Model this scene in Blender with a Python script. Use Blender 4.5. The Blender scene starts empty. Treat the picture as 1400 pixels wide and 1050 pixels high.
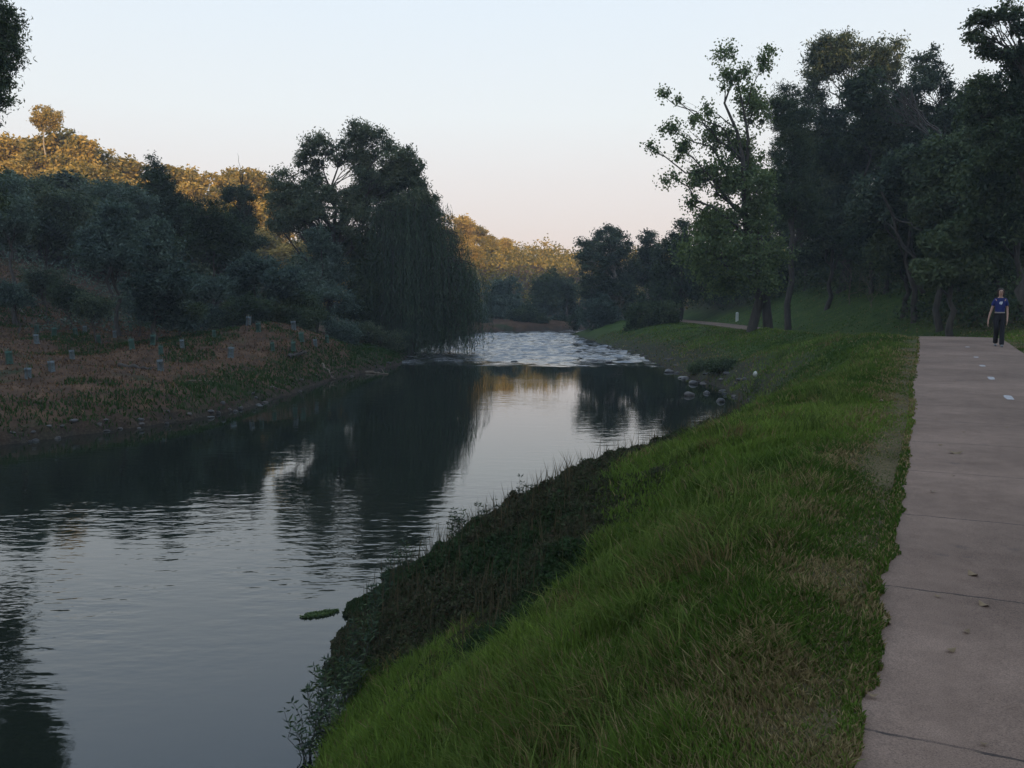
import bpy, bmesh, math, random
import numpy as np
from mathutils import Vector
R = math.radians
S = bpy.context.scene
C = S.collection

# ------------------------------------------------------------ camera, sky, sun, exposure
PITCH = 6.0; FPX = 1150.0; CAMZ = 1.5
cam = bpy.data.objects.new('camera', bpy.data.cameras.new('camera')); C.objects.link(cam)
cam.location = (0, 0, CAMZ); cam.rotation_euler = (R(90 - PITCH), 0, 0)
cam.data.sensor_width = 36; cam.data.lens = FPX / 1400 * 36
cam.data.clip_start = 0.05; cam.data.clip_end = 3000
S.camera = cam
SUN_EL = 9.5; SUN_AZ = 6.0            # behind the camera, a little to the right
sd = Vector((math.sin(R(SUN_AZ)) * math.cos(R(SUN_EL)), -math.cos(R(SUN_AZ)) * math.cos(R(SUN_EL)), math.sin(R(SUN_EL))))
sun = bpy.data.objects.new('sun', bpy.data.lights.new('sun', 'SUN')); C.objects.link(sun)
sun.rotation_euler = sd.to_track_quat('Z', 'Y').to_euler()
sun.data.energy = 5.0; sun.data.angle = R(0.5); sun.data.color = (1.0, 0.64, 0.28)
W = bpy.data.worlds.new('World'); S.world = W; W.use_nodes = True
nt = W.node_tree; nt.nodes.clear()
wo = nt.nodes.new('ShaderNodeOutputWorld'); bg = nt.nodes.new('ShaderNodeBackground')
sky = nt.nodes.new('ShaderNodeTexSky'); sky.sky_type = 'NISHITA'; sky.sun_disc = False
sky.sun_elevation = R(SUN_EL); sky.sun_rotation = R(180 - SUN_AZ)
sky.air_density = 1.0; sky.dust_density = 1.2; sky.ozone_density = 1.5
# thin high veil of evening cloud: evens the sky out, pink low down
tc = nt.nodes.new('ShaderNodeTexCoord'); sx = nt.nodes.new('ShaderNodeSeparateXYZ')
rp = nt.nodes.new('ShaderNodeValToRGB'); mx = nt.nodes.new('ShaderNodeMix'); mx.data_type = 'RGBA'
nt.links.new(tc.outputs['Generated'], sx.inputs[0]); nt.links.new(sx.outputs['Z'], rp.inputs[0])
SK = [(0.0, (0.70, 0.57, 0.54)), (0.055, (0.77, 0.64, 0.61)), (0.12, (0.81, 0.735, 0.71)), (0.2, (0.80, 0.82, 0.82)),
      (0.34, (0.72, 0.80, 0.87)), (0.6, (0.56, 0.74, 1.02)), (1.0, (0.42, 0.56, 0.80))]
el = rp.color_ramp.elements
el[0].position, el[0].color = SK[0][0], SK[0][1] + (1,)
el[1].position, el[1].color = SK[-1][0], SK[-1][1] + (1,)
for p, c in SK[1:-1]:
    e = el.new(p); e.color = c + (1,)
sc = nt.nodes.new('ShaderNodeVectorMath'); sc.operation = 'SCALE'; sc.inputs['Scale'].default_value = 12.5
nt.links.new(rp.outputs[0], sc.inputs[0])
mx.inputs['Factor'].default_value = 0.8
nt.links.new(sky.outputs[0], mx.inputs['A']); nt.links.new(sc.outputs[0], mx.inputs['B'])
nt.links.new(mx.outputs['Result'], bg.inputs['Color']); bg.inputs['Strength'].default_value = 0.1
nt.links.new(bg.outputs[0], wo.inputs[0])
S.view_settings.view_transform = 'Standard'; S.view_settings.look = 'None'
S.view_settings.exposure = 0.12; S.view_settings.gamma = 1.0
S.view_settings.use_curve_mapping = False
S.render.engine = 'CYCLES'
S.cycles.volume_bounces = 0

# ------------------------------------------------------------ small helpers
rng = np.random.default_rng(7); random.seed(7)
def PX(px, Y, z=0.0):
    return (px - 700) / FPX * (Y * math.cos(R(PITCH)) + (CAMZ - z) * math.sin(R(PITCH)))
def PZ(py, Y):
    return CAMZ + Y * math.tan(math.atan((525 - py) / FPX) - R(PITCH))
def tag(o, label=None, cat=None, group=None, kind=None):
    if label: o['label'] = label
    if cat: o['category'] = cat
    if group: o['group'] = group
    if kind: o['kind'] = kind
    return o
def empty(name, loc, label, cat, group=None, rz=0.0):
    o = bpy.data.objects.new(name, None); C.objects.link(o); o.location = loc; o.rotation_euler = (0, 0, rz)
    o.empty_display_size = 0.2
    return tag(o, label, cat, group)
def mesh_arr(name, V, F, k=4, col=None, smooth=False):
    """V (n,3), F (m,k) -> mesh"""
    me = bpy.data.meshes.new(name); V = np.asarray(V, np.float32); F = np.asarray(F, np.int32)
    me.vertices.add(len(V)); me.vertices.foreach_set('co', V.ravel())
    me.loops.add(F.size); me.loops.foreach_set('vertex_index', F.ravel())
    me.polygons.add(len(F)); me.polygons.foreach_set('loop_start', np.arange(0, F.size, k, dtype=np.int32))
    me.polygons.foreach_set('loop_total', np.full(len(F), k, np.int32))
    if smooth: me.polygons.foreach_set('use_smooth', np.ones(len(F), bool))
    me.update(calc_edges=True)
    if col is not None:
        a = me.color_attributes.new('Col', 'FLOAT_COLOR', 'POINT')
        a.data.foreach_set('color', np.hstack([col, np.ones((len(col), 1))]).astype(np.float32).ravel())
    return me
def obj(name, me, mat, parent=None, loc=None):
    o = bpy.data.objects.new(name, me); C.objects.link(o)
    if mat and not me.materials: me.materials.append(mat)
    if parent: o.parent = parent
    if loc is not None: o.location = loc
    return o
def copy_tree(o, parent=None):
    c = o.copy(); C.objects.link(c); c.parent = parent
    for ch in list(o.children): copy_tree(ch, c)
    return c
def vn(x, y, s=0):
    x = np.asarray(x, float); y = np.asarray(y, float)
    i = np.floor(x); j = np.floor(y); fx = x - i; fy = y - j
    h = lambda a, b: np.modf(np.abs(np.sin(a * 127.1 + b * 311.7 + s * 74.7) * 43758.5453))[0]
    ux = fx * fx * (3 - 2 * fx); uy = fy * fy * (3 - 2 * fy)
    return (h(i, j) * (1 - ux) + h(i + 1, j) * ux) * (1 - uy) + (h(i, j + 1) * (1 - ux) + h(i + 1, j + 1) * ux) * uy
def fbm(x, y, s=0, o=3):
    r = 0; a = 0.5
    for k in range(o):
        r = r + a * vn(np.asarray(x) * 2 ** k, np.asarray(y) * 2 ** k, s + k * 13); a *= 0.5
    return r / (1 - 0.5 ** o)
def sstep(a, b, x):
    t = np.clip((np.asarray(x, float) - a) / (b - a), 0, 1); return t * t * (3 - 2 * t)

# ------------------------------------------------------------ materials
def new_mat(name):
    m = bpy.data.materials.new(name); m.use_nodes = True; n = m.node_tree; n.nodes.clear()
    out = n.nodes.new('ShaderNodeOutputMaterial'); return m, n, out
def ramp(n, stops, fac):
    r = n.nodes.new('ShaderNodeValToRGB'); e = r.color_ramp.elements
    e[0].position, e[0].color = stops[0][0], tuple(stops[0][1]) + (1,)
    e[1].position, e[1].color = stops[-1][0], tuple(stops[-1][1]) + (1,)
    for p, c in stops[1:-1]:
        q = e.new(p); q.color = tuple(c) + (1,)
    n.links.new(fac, r.inputs[0]); return r.outputs[0]
def noise(n, scale, detail=3, rough=0.55, vec=None, w=None):
    t = n.nodes.new('ShaderNodeTexNoise'); t.inputs['Scale'].default_value = scale
    t.inputs['Detail'].default_value = detail; t.inputs['Roughness'].default_value = rough
    if vec is not None: n.links.new(vec, t.inputs['Vector'])
    return t.outputs['Fac']
def math_(n, op, a, b=None):
    m = n.nodes.new('ShaderNodeMath'); m.operation = op
    for i, v in enumerate((a, b)):
        if v is None: continue
        if isinstance(v, (int, float)): m.inputs[i].default_value = v
        else: n.links.new(v, m.inputs[i])
    return m.outputs[0]
def mixc(n, f, a, b, mode='MIX'):
    m = n.nodes.new('ShaderNodeMix'); m.data_type = 'RGBA'; m.blend_type = mode
    for s, v in (('Factor', f), ('A', a), ('B', b)):
        if isinstance(v, (int, float)): m.inputs[s].default_value = v
        elif isinstance(v, tuple): m.inputs[s].default_value = v + (1,)
        else: n.links.new(v, m.inputs[s])
    return m.outputs['Result']
def geo_pos(n): return n.nodes.new('ShaderNodeNewGeometry').outputs['Position']
def bump(n, h, strength=0.5, dist=0.02):
    b = n.nodes.new('ShaderNodeBump'); b.inputs['Distance'].default_value = dist
    if isinstance(strength, float): b.inputs['Strength'].default_value = strength
    else: n.links.new(strength, b.inputs['Strength'])
    n.links.new(h, b.inputs['Height']); return b.outputs[0]
def princ(n, out, col, rough=0.8, nrm=None, spec=0.3):
    p = n.nodes.new('ShaderNodeBsdfPrincipled')
    if isinstance(col, tuple): p.inputs['Base Color'].default_value = col + (1,)
    else: n.links.new(col, p.inputs['Base Color'])
    if isinstance(rough, (int, float)): p.inputs['Roughness'].default_value = rough
    else: n.links.new(rough, p.inputs['Roughness'])
    p.inputs['Specular IOR Level'].default_value = spec
    if nrm is not None: n.links.new(nrm, p.inputs['Normal'])
    if out: n.links.new(p.outputs[0], out.inputs[0])
    return p
def leaf_mat(name, c1, c2, c3=None, trans=0.25, scale=0.5):
    m, n, out = new_mat(name)
    g = n.nodes.new('ShaderNodeNewGeometry'); oi = n.nodes.new('ShaderNodeObjectInfo')
    f = noise(n, scale, 3, 0.6, g.outputs['Position'])
    f2 = math_(n, 'ADD', math_(n, 'MULTIPLY', f, 0.9), math_(n, 'MULTIPLY', oi.outputs['Random'], 0.25))
    f3 = math_(n, 'ADD', f2, math_(n, 'MULTIPLY', math_(n, 'SUBTRACT', g.outputs['Random Per Island'], 0.5), 0.35))
    c3 = c3 or c2
    col = ramp(n, [(0.40, c1), (0.6, c2), (0.8, c3)], f3)
    d = n.nodes.new('ShaderNodeBsdfDiffuse'); t = n.nodes.new('ShaderNodeBsdfTranslucent'); ms = n.nodes.new('ShaderNodeMixShader')
    n.links.new(col, d.inputs[0]); n.links.new(mixc(n, 1.0, col, (1.0, 1.0, 0.5), 'MULTIPLY'), t.inputs[0])
    ms.inputs[0].default_value = trans
    n.links.new(d.outputs[0], ms.inputs[1]); n.links.new(t.outputs[0], ms.inputs[2])
    gl = n.nodes.new('ShaderNodeBsdfGlossy'); gl.inputs['Roughness'].default_value = 0.5; gl.inputs[0].default_value = (0.6, 0.6, 0.6, 1)
    m2 = n.nodes.new('ShaderNodeMixShader'); m2.inputs[0].default_value = 0.03
    n.links.new(ms.outputs[0], m2.inputs[1]); n.links.new(gl.outputs[0], m2.inputs[2])
    n.links.new(m2.outputs[0], out.inputs[0]); return m
def bark_mat(name, c1, c2, scale=6):
    m, n, out = new_mat(name); mp = n.nodes.new('ShaderNodeMapping'); mp.inputs['Scale'].default_value = (1, 1, 0.25)
    n.links.new(geo_pos(n), mp.inputs[0]); f = noise(n, scale, 5, 0.6, mp.outputs[0])
    princ(n, out, ramp(n, [(0.3, c1), (0.7, c2)], f), 0.9, bump(n, f, 0.6, 0.03)); return m
def flat_mat(name, c1, c2, scale=8, rough=0.7, bstr=0.3):
    m, n, out = new_mat(name); f = noise(n, scale, 4, 0.6, geo_pos(n))
    princ(n, out, ramp(n, [(0.3, c1), (0.7, c2)], f), rough, bump(n, f, bstr, 0.01)); return m
def vcol_mat(name, trans=0.3, gain=1.0):
    m, n, out = new_mat(name); a = n.nodes.new('ShaderNodeAttribute'); a.attribute_name = 'Col'
    d = n.nodes.new('ShaderNodeBsdfDiffuse'); t = n.nodes.new('ShaderNodeBsdfTranslucent'); ms = n.nodes.new('ShaderNodeMixShader')
    n.links.new(a.outputs['Color'], d.inputs[0]); n.links.new(a.outputs['Color'], t.inputs[0])
    ms.inputs[0].default_value = trans
    n.links.new(d.outputs[0], ms.inputs[1]); n.links.new(t.outputs[0], ms.inputs[2]); n.links.new(ms.outputs[0], out.inputs[0]); return m
M = {
 'gum': leaf_mat('gum_leaves', (0.026, 0.048, 0.034), (0.072, 0.105, 0.064), (0.15, 0.175, 0.10)),
 'dark': leaf_mat('dark_leaves', (0.018, 0.038, 0.020), (0.048, 0.08, 0.036), (0.10, 0.13, 0.055)),
 'wattle': leaf_mat('wattle_leaves', (0.028, 0.055, 0.048), (0.078, 0.12, 0.098), (0.15, 0.205, 0.155)),
 'willow': leaf_mat('willow_leaves', (0.035, 0.065, 0.038), (0.065, 0.105, 0.058), (0.11, 0.155, 0.08), scale=0.8),
 'poplar': leaf_mat('poplar_leaves', (0.06, 0.10, 0.04), (0.11, 0.165, 0.06), (0.17, 0.22, 0.085), trans=0.35, scale=1.2),
 'ridge': leaf_mat('sun_tinted_ridge_leaves', (0.15, 0.135, 0.04), (0.34, 0.255, 0.07), (0.54, 0.385, 0.12), scale=0.3),  # gum foliage with the golden low sunlight mixed into its leaf colour
 'bark': bark_mat('grey_bark', (0.032, 0.027, 0.022), (0.085, 0.075, 0.062)),
 'pale': bark_mat('pale_bark', (0.22, 0.19, 0.15), (0.42, 0.37, 0.30)),
 'dry': bark_mat('dry_wood', (0.10, 0.08, 0.06), (0.24, 0.19, 0.14)),
 'rock': flat_mat('river_stone', (0.045, 0.04, 0.036), (0.15, 0.13, 0.115), 5, 0.75, 0.6),
 'wetrock': flat_mat('wet_stone', (0.02, 0.02, 0.02), (0.07, 0.065, 0.06), 6, 0.35, 0.6),
 'grass': vcol_mat('grass_blades'),
}

# ------------------------------------------------------------ terrain
ZW = -2.8
def curve(pts, smooth=3.0):
    pts = np.array(pts, float); ys = np.arange(-320, 460, 0.5)
    xs = np.interp(ys, pts[:, 0], pts[:, 1])
    k = int(smooth / 0.5) | 1; ker = np.hanning(k + 2)[1:-1]; ker /= ker.sum()
    xs = np.convolve(np.pad(xs, k // 2, mode='edge'), ker, 'valid'); return ys, xs
XR = curve([(-320, -70), (-60, -12), (-30, -6), (0, -2.4), (5, -1.9), (8.5, -1.75), (12, -1.85), (14.5, -.5), (17, 1.2), (20.5, 4.2), (25.5, 7.3),
            (31, 9.0), (36, 9.5), (40, 9.8), (44, 9.2), (50, 9.2), (58, 9.0), (70, 8.1), (82, 7.0), (93, 6.3), (97, 9), (101, 25), (104, 80), (108, 260), (460, 900)])
XL = curve([(-320, -100), (-60, -34), (-30, -26), (0, -19.5), (10, -18), (20, -16.2), (24, -14.8), (28, -11.8), (31, -10.4), (36, -9.8), (43, -9.3), (48, -7.9),
            (53, -7.0), (58, -7.4), (63, -7.2), (70, -7), (80, -6.5), (90, -5.5), (99, -2), (106, 6), (112, 30), (117, 90), (122, 260), (460, 900)])
XT = curve([(-320, -60), (-60, -8), (-30, -3), (0, -.1), (5, 1.7), (10, 4.2), (15, 6.4), (20, 9.1), (26, 11.9), (34, 13.6), (45, 14.0), (68, 14.2), (75, 13.5), (90, 12.5), (96, 16), (101, 34), (104, 90), (108, 270), (460, 920)])
PL = curve([(-320, -60), (-30, -14), (-3, -1.6), (0, -.15), (2.55, 1.1), (10.2, 4.95), (14.9, 7.15), (20.1, 9.75), (26, 12.6), (30, 14.5), (34, 16.0), (40, 17.2), (46, 17.4), (52, 17.2), (60, 16.9), (73, 16.5), (85, 15.2), (96, 14.5), (110, 20), (460, 60)], 5)
HP = curve([(-320, 0), (24, 0), (28.5, .09), (32, -.03), (37, -.6), (42, -.93), (52, -.95), (460, -.9)], 4)
def fi(cv, y): return np.interp(y, cv[0], cv[1])
def pdist(x, y, cv):
    m = (cv[0] > -90) & (cv[0] < 130); cx = cv[1][m][::2]; cy = cv[0][m][::2]
    # densify where the curve runs sideways
    seg = np.hypot(np.diff(cx), np.diff(cy)); px, py = [cx[:1]], [cy[:1]]
    for i, s in enumerate(seg):
        k = max(1, int(s / 1.0)); t = np.arange(1, k + 1) / k
        px.append(cx[i] + (cx[i + 1] - cx[i]) * t); py.append(cy[i] + (cy[i + 1] - cy[i]) * t)
    cx = np.concatenate(px).astype(np.float32); cy = np.concatenate(py).astype(np.float32)
    sh = x.shape; x = x.ravel().astype(np.float32); y = y.ravel().astype(np.float32); out = np.empty(len(x), np.float32)
    for i in range(0, len(x), 20000):
        d = (x[i:i + 20000, None] - cx) ** 2 + (y[i:i + 20000, None] - cy) ** 2
        out[i:i + 20000] = np.sqrt(d.min(1))
    return out.reshape(sh)
def axis(lo, hi, c, s0, flat, g, smax):
    a = [c]; x = c
    while x < hi: x += min(smax, s0 + g * max(0, x - c - flat)); a.append(x)
    x = c
    while x > lo: x -= min(smax, s0 + g * max(0, c - x - flat)); a.insert(0, x)
    return np.array(a)
GX = axis(-330, 330, 4, 0.16, 9, 0.03, 7)
GY = axis(-330, 440, 8, 0.16, 9, 0.012, 7)
gx, gy = np.meshgrid(GX, GY)
def terrain(x, y):
    xr, xl, xt, pl, hp = (fi(c, y) for c in (XR, XL, XT, PL, HP))
    dr = pdist(x, y, XR); dl = pdist(x, y, XL)
    sr = np.where(x > xr, dr, -dr); sl = np.where(x < xl, dl, -dl)
    # right side
    t = np.clip((x - xr) / np.maximum(xt - xr, 1), 0, 1)
    zr = ZW + (hp - ZW) * (1 - (1 - t) ** 1.45)
    zr = zr + (fbm(x * .35, y * .35, 3) - .5) * .5 * np.sin(np.pi * t) + (fbm(x * 1.3, y * 1.3, 5) - .5) * .16 * sstep(0, .15, t) * (1 - sstep(.7, .96, (x - xr) / np.maximum(pl - xr, 1)))
    d = x - (pl + 3.3)
    slope = 0.30 + 0.26 * sstep(34, 55, y)
    hill = np.where(d > 0, 15 * (1 - np.exp(-slope * np.maximum(d - 0.3 * (1 - np.exp(-np.maximum(d, 0))), 0) / 15)), 0) * sstep(108, 96, y)
    zr = zr + hill + (fbm(x * .2, y * .2, 9) - .5) * 1.2 * sstep(2, 12, d)
    zr = zr + .42 * np.exp(-((x - (pl - 1.8)) / 1.0) ** 2) * sstep(35, 39, y) * sstep(56, 51, y)
    # left side
    dd = np.maximum(sl, 0)
    zl = ZW + 0.75 * (1 - np.exp(-dd / 0.9)) + 0.085 * dd
    zl = zl + 1.5 * np.exp(-(((x + 13.5) / 4.5) ** 2 + ((y - 47) / 5.5) ** 2)) * sstep(0, 3, dd)
    cap = np.interp(y, [0, 60, 112, 130, 160, 200, 240, 300], [9, 12, 13.5, 10, 8, 3.2, 3.0, 4])
    zl = zl + (fbm(x * .3, y * .3, 21) - .5) * .7 * sstep(1, 5, dd) + (fbm(x * 1.1, y * 1.1, 22) - .5) * .18 * sstep(0, 2, dd)
    h2 = .36 * np.maximum(dd - 21, 0); zl = np.where(dd > 21, zl * np.exp(-h2 / 20) + cap * (1 - np.exp(-h2 / cap)) , zl)
    bed = ZW - 1.1 * (1 - np.exp(-np.minimum(np.abs(sr), np.abs(sl)) * .45))
    z = np.where(x >= xr, zr, np.where(x <= xl, zl, bed))
    back = 57.5 * sstep(-35, -150, y) + (fbm(x * .02, y * .02, 40) - .5) * 4 * sstep(-60, -150, y)
    z = np.where(back > 0.01, np.maximum(z, ZW - 1 + back), z)
    # bed under the path
    c = np.cos(R(27)); on = (x > pl + .04) & (x < pl + 2.75)
    z = np.where(on & (y > -8) & (y < 96), hp - .06, z)
    return z, sr, sl
gz, gsr, gsl = terrain(gx, gy)
NX, NY = len(GX), len(GY)
def bil(A, x, y):
    x = np.asarray(x, float); y = np.asarray(y, float)
    i = np.clip(np.searchsorted(GX, x) - 1, 0, NX - 2); j = np.clip(np.searchsorted(GY, y) - 1, 0, NY - 2)
    u = np.clip((x - GX[i]) / (GX[i + 1] - GX[i]), 0, 1); v = np.clip((y - GY[j]) / (GY[j + 1] - GY[j]), 0, 1)
    return (A[j, i] * (1 - u) + A[j, i + 1] * u) * (1 - v) + (A[j + 1, i] * (1 - u) + A[j + 1, i + 1] * u) * v
def H(x, y): return bil(gz, x, y)
def grid_faces(nx, ny):
    i, j = np.meshgrid(np.arange(nx - 1), np.arange(ny - 1)); a = (j * nx + i).ravel()
    return np.stack([a, a + 1, a + nx + 1, a + nx], 1)
# ground kinds: R = right-hand grass, G = brown left bank, B = stony shore
right = (gx > (fi(XR, gy) + fi(XL, gy)) / 2).astype(float)
shore = np.clip(1 - np.abs(np.where(right > 0, gsr, gsl)) / 1.0, 0, 1)
shore = np.maximum(shore, ((gsr < .3) & (gsl < .3)).astype(float))
cove = right * sstep(27, 33, gy) * sstep(95, 60, gy) * sstep(3.4, 1.2, gsr + 1.6 * (fbm(gx * .5, gy * .5, 61) - .5))
shore = np.maximum(shore, cove * .8)
hillr = right * sstep(0.5, 4, gx - (fi(PL, gy) + 3.3)) * (1 - sstep(44, 50, gy) * sstep(84, 76, gy) * sstep(9, 6, gx - (fi(PL, gy) + 3.3)))
straw = right * sstep(3.2, .5, fi(PL, gy) - gx) * sstep(34, 22, gy)
col = np.stack([right * (1 - .65 * hillr), 1 - right, shore], -1).reshape(-1, 3)
def ground_mat():
    m, n, out = new_mat('ground_soil_and_turf'); a = n.nodes.new('ShaderNodeAttribute'); a.attribute_name = 'Col'
    s = n.nodes.new('ShaderNodeSeparateColor'); n.links.new(a.outputs['Color'], s.inputs[0]); p = geo_pos(n)
    f1 = noise(n, 1.1, 5, 0.65, p); f2 = noise(n, 14, 4, 0.7, p); f3 = noise(n, 0.35, 4, 0.6, p)
    sa = n.nodes.new('ShaderNodeAttribute'); sa.attribute_name = 'Straw'; gmix = math_(n, 'ADD', math_(n, 'MULTIPLY', f1, .6), math_(n, 'MULTIPLY', f2, .4))
    lawn = ramp(n, [(0.32, (0.022, 0.04, 0.010)), (0.52, (0.05, 0.085, 0.018)), (0.74, (0.105, 0.115, 0.035))], gmix)
    dirt = ramp(n, [(0.32, (0.045, 0.036, 0.017)), (0.52, (0.10, 0.078, 0.038)), (0.72, (0.19, 0.145, 0.08))], gmix)
    grass = mixc(n, sa.outputs['Fac'], lawn, dirt)
    brown = ramp(n, [(0.3, (0.032, 0.023, 0.016)), (0.5, (0.082, 0.048, 0.029)), (0.75, (0.185, 0.108, 0.060))], math_(n, 'ADD', math_(n, 'MULTIPLY', f1, .7), math_(n, 'MULTIPLY', f2, .3)))
    green = ramp(n, [(0.3, (0.022, 0.032, 0.014)), (0.7, (0.045, 0.058, 0.022))], f2)
    brown = mixc(n, ramp(n, [(0.55, (0, 0, 0)), (0.66, (1, 1, 1))], f3), brown, green)
    stone = ramp(n, [(0.3, (0.016, 0.013, 0.010)), (0.55, (0.045, 0.036, 0.026)), (0.75, (0.10, 0.085, 0.07))], f2)
    c = mixc(n, s.outputs[0], brown, grass); c = mixc(n, s.outputs[2], c, stone)
    litter = mixc(n, math_(n, 'SUBTRACT', math_(n, 'SUBTRACT', 1.0, s.outputs[0]), s.outputs[1]), c, ramp(n, [(0.3, (0.016, 0.014, 0.010)), (0.7, (0.045, 0.042, 0.022))], f1))
    princ(n, out, litter, 0.95, bump(n, f2, 0.7, 0.05), 0.1); return m
ground = obj('ground', mesh_arr('ground', np.stack([gx, gy, gz], -1).reshape(-1, 3), grid_faces(NX, NY), col=col, smooth=True), ground_mat())
va = ground.data.attributes.new('Straw', 'FLOAT', 'POINT'); va.data.foreach_set('value', straw.ravel().astype(np.float32))
tag(ground, 'valley ground with grassy river bank on the right and brown planted bank on the left', kind='structure')

# ------------------------------------------------------------ water
def water_mat():
    m, n, out = new_mat('river_water'); p = geo_pos(n)
    sp = n.nodes.new('ShaderNodeSeparateXYZ'); n.links.new(p, sp.inputs[0]); Y = sp.outputs['Y']
    mp = n.nodes.new('ShaderNodeMapping'); mp.inputs['Scale'].default_value = (1.0, 2.4, 1); mp.inputs['Rotation'].default_value = (0, 0, R(8)); n.links.new(p, mp.inputs[0])
    mp2 = n.nodes.new('ShaderNodeMapping'); mp2.inputs['Scale'].default_value = (1.0, 1.9, 1); mp2.inputs['Rotation'].default_value = (0, 0, R(-14)); n.links.new(p, mp2.inputs[0])
    mp3 = n.nodes.new('ShaderNodeMapping'); mp3.inputs['Scale'].default_value = (0.55, 2.2, 1); n.links.new(p, mp3.inputs[0])
    a = noise(n, 1.5, 2, 0.5, mp.outputs[0]); b = noise(n, 4.2, 2, 0.5, mp2.outputs[0]); c = noise(n, 0.3, 2, 0.5, mp.outputs[0])
    h = math_(n, 'ADD', math_(n, 'MULTIPLY', a, 1.0), math_(n, 'MULTIPLY', b, 0.30))
    patch = noise(n, 0.11, 2, 0.5, p)
    mr = n.nodes.new('ShaderNodeMapRange'); mr.inputs[1].default_value = 0.42; mr.inputs[2].default_value = 0.62; mr.inputs[3].default_value = 0.03; mr.inputs[4].default_value = 0.24
    n.links.new(patch, mr.inputs[0])
    rap = n.nodes.new('ShaderNodeMapRange'); rap.interpolation_type = 'SMOOTHSTEP'; rap.inputs[1].default_value = 50; rap.inputs[2].default_value = 57; n.links.new(math_(n, 'ADD', Y, math_(n, 'MULTIPLY', math_(n, 'SUBTRACT', noise(n, .35, 3, .6, p), .5), 16)), rap.inputs[0])
    vm = n.nodes.new('ShaderNodeVectorMath'); vm.operation = 'SUBTRACT'; vm.inputs[1].default_value = (-6.5, 13.5, ZW); n.links.new(p, vm.inputs[0])
    ln = n.nodes.new('ShaderNodeVectorMath'); ln.operation = 'LENGTH'; n.links.new(vm.outputs[0], ln.inputs[0])
    br = n.nodes.new('ShaderNodeMapRange'); br.interpolation_type = 'SMOOTHSTEP'; br.inputs[1].default_value = 7.0; br.inputs[2].default_value = 2.5; br.inputs[3].default_value = 0; br.inputs[4].default_value = 0.55; n.links.new(ln.outputs['Value'], br.inputs[0])
    breeze = math_(n, 'MULTIPLY', br.outputs[0], ramp(n, [(0.38, (.25, .25, .25)), (0.6, (1, 1, 1))], noise(n, 0.5, 3, 0.5, p)))
    st = math_(n, 'ADD', math_(n, 'ADD', mr.outputs[0], breeze), math_(n, 'MULTIPLY', rap.outputs[0], .5))
    nb = bump(n, h, math_(n, 'MINIMUM', st, 1.0), 0.028)
    foam = math_(n, 'MULTIPLY', ramp(n, [(0.44, (0, 0, 0)), (0.72, (1, 1, 1))], noise(n, 0.9, 5, 0.65, mp3.outputs[0])), rap.outputs[0])
    colr = mixc(n, math_(n, 'MULTIPLY', foam, 0.6), (0.012, 0.016, 0.011), (0.44, 0.44, 0.44))
    pr = princ(n, out, colr, math_(n, 'ADD', 0.03, math_(n, 'MULTIPLY', foam, 0.5)), nb, 0.5); pr.inputs['IOR'].default_value = 1.62
    return m
wx = axis(-330, 330, -2, 0.22, 14, 0.12, 14); wy = axis(-120, 126, 72, 0.16, 22, 0.1, 3)
ax, ay = np.meshgrid(wx, wy)
rap = sstep(50, 57, ay + (fbm(ax * .35, ay * .35, 75) - .5) * 8) * sstep(104, 96, ay)
wz = ZW + rap * ((fbm(ax * .8, ay * 1.6, 71) - .5) * .26 + (vn(ax * 2.4, ay * 4.5, 72) - .5) * .12 + sstep(53, 60, ay) * .10 * np.sin(ay * .55) ** 2)
water = obj('water', mesh_arr('water', np.stack([ax, ay, wz], -1).reshape(-1, 3), grid_faces(len(wx), len(wy)), smooth=True), water_mat())
tag(water, 'still dark river that turns into pale rapids upstream', kind='structure')

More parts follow.
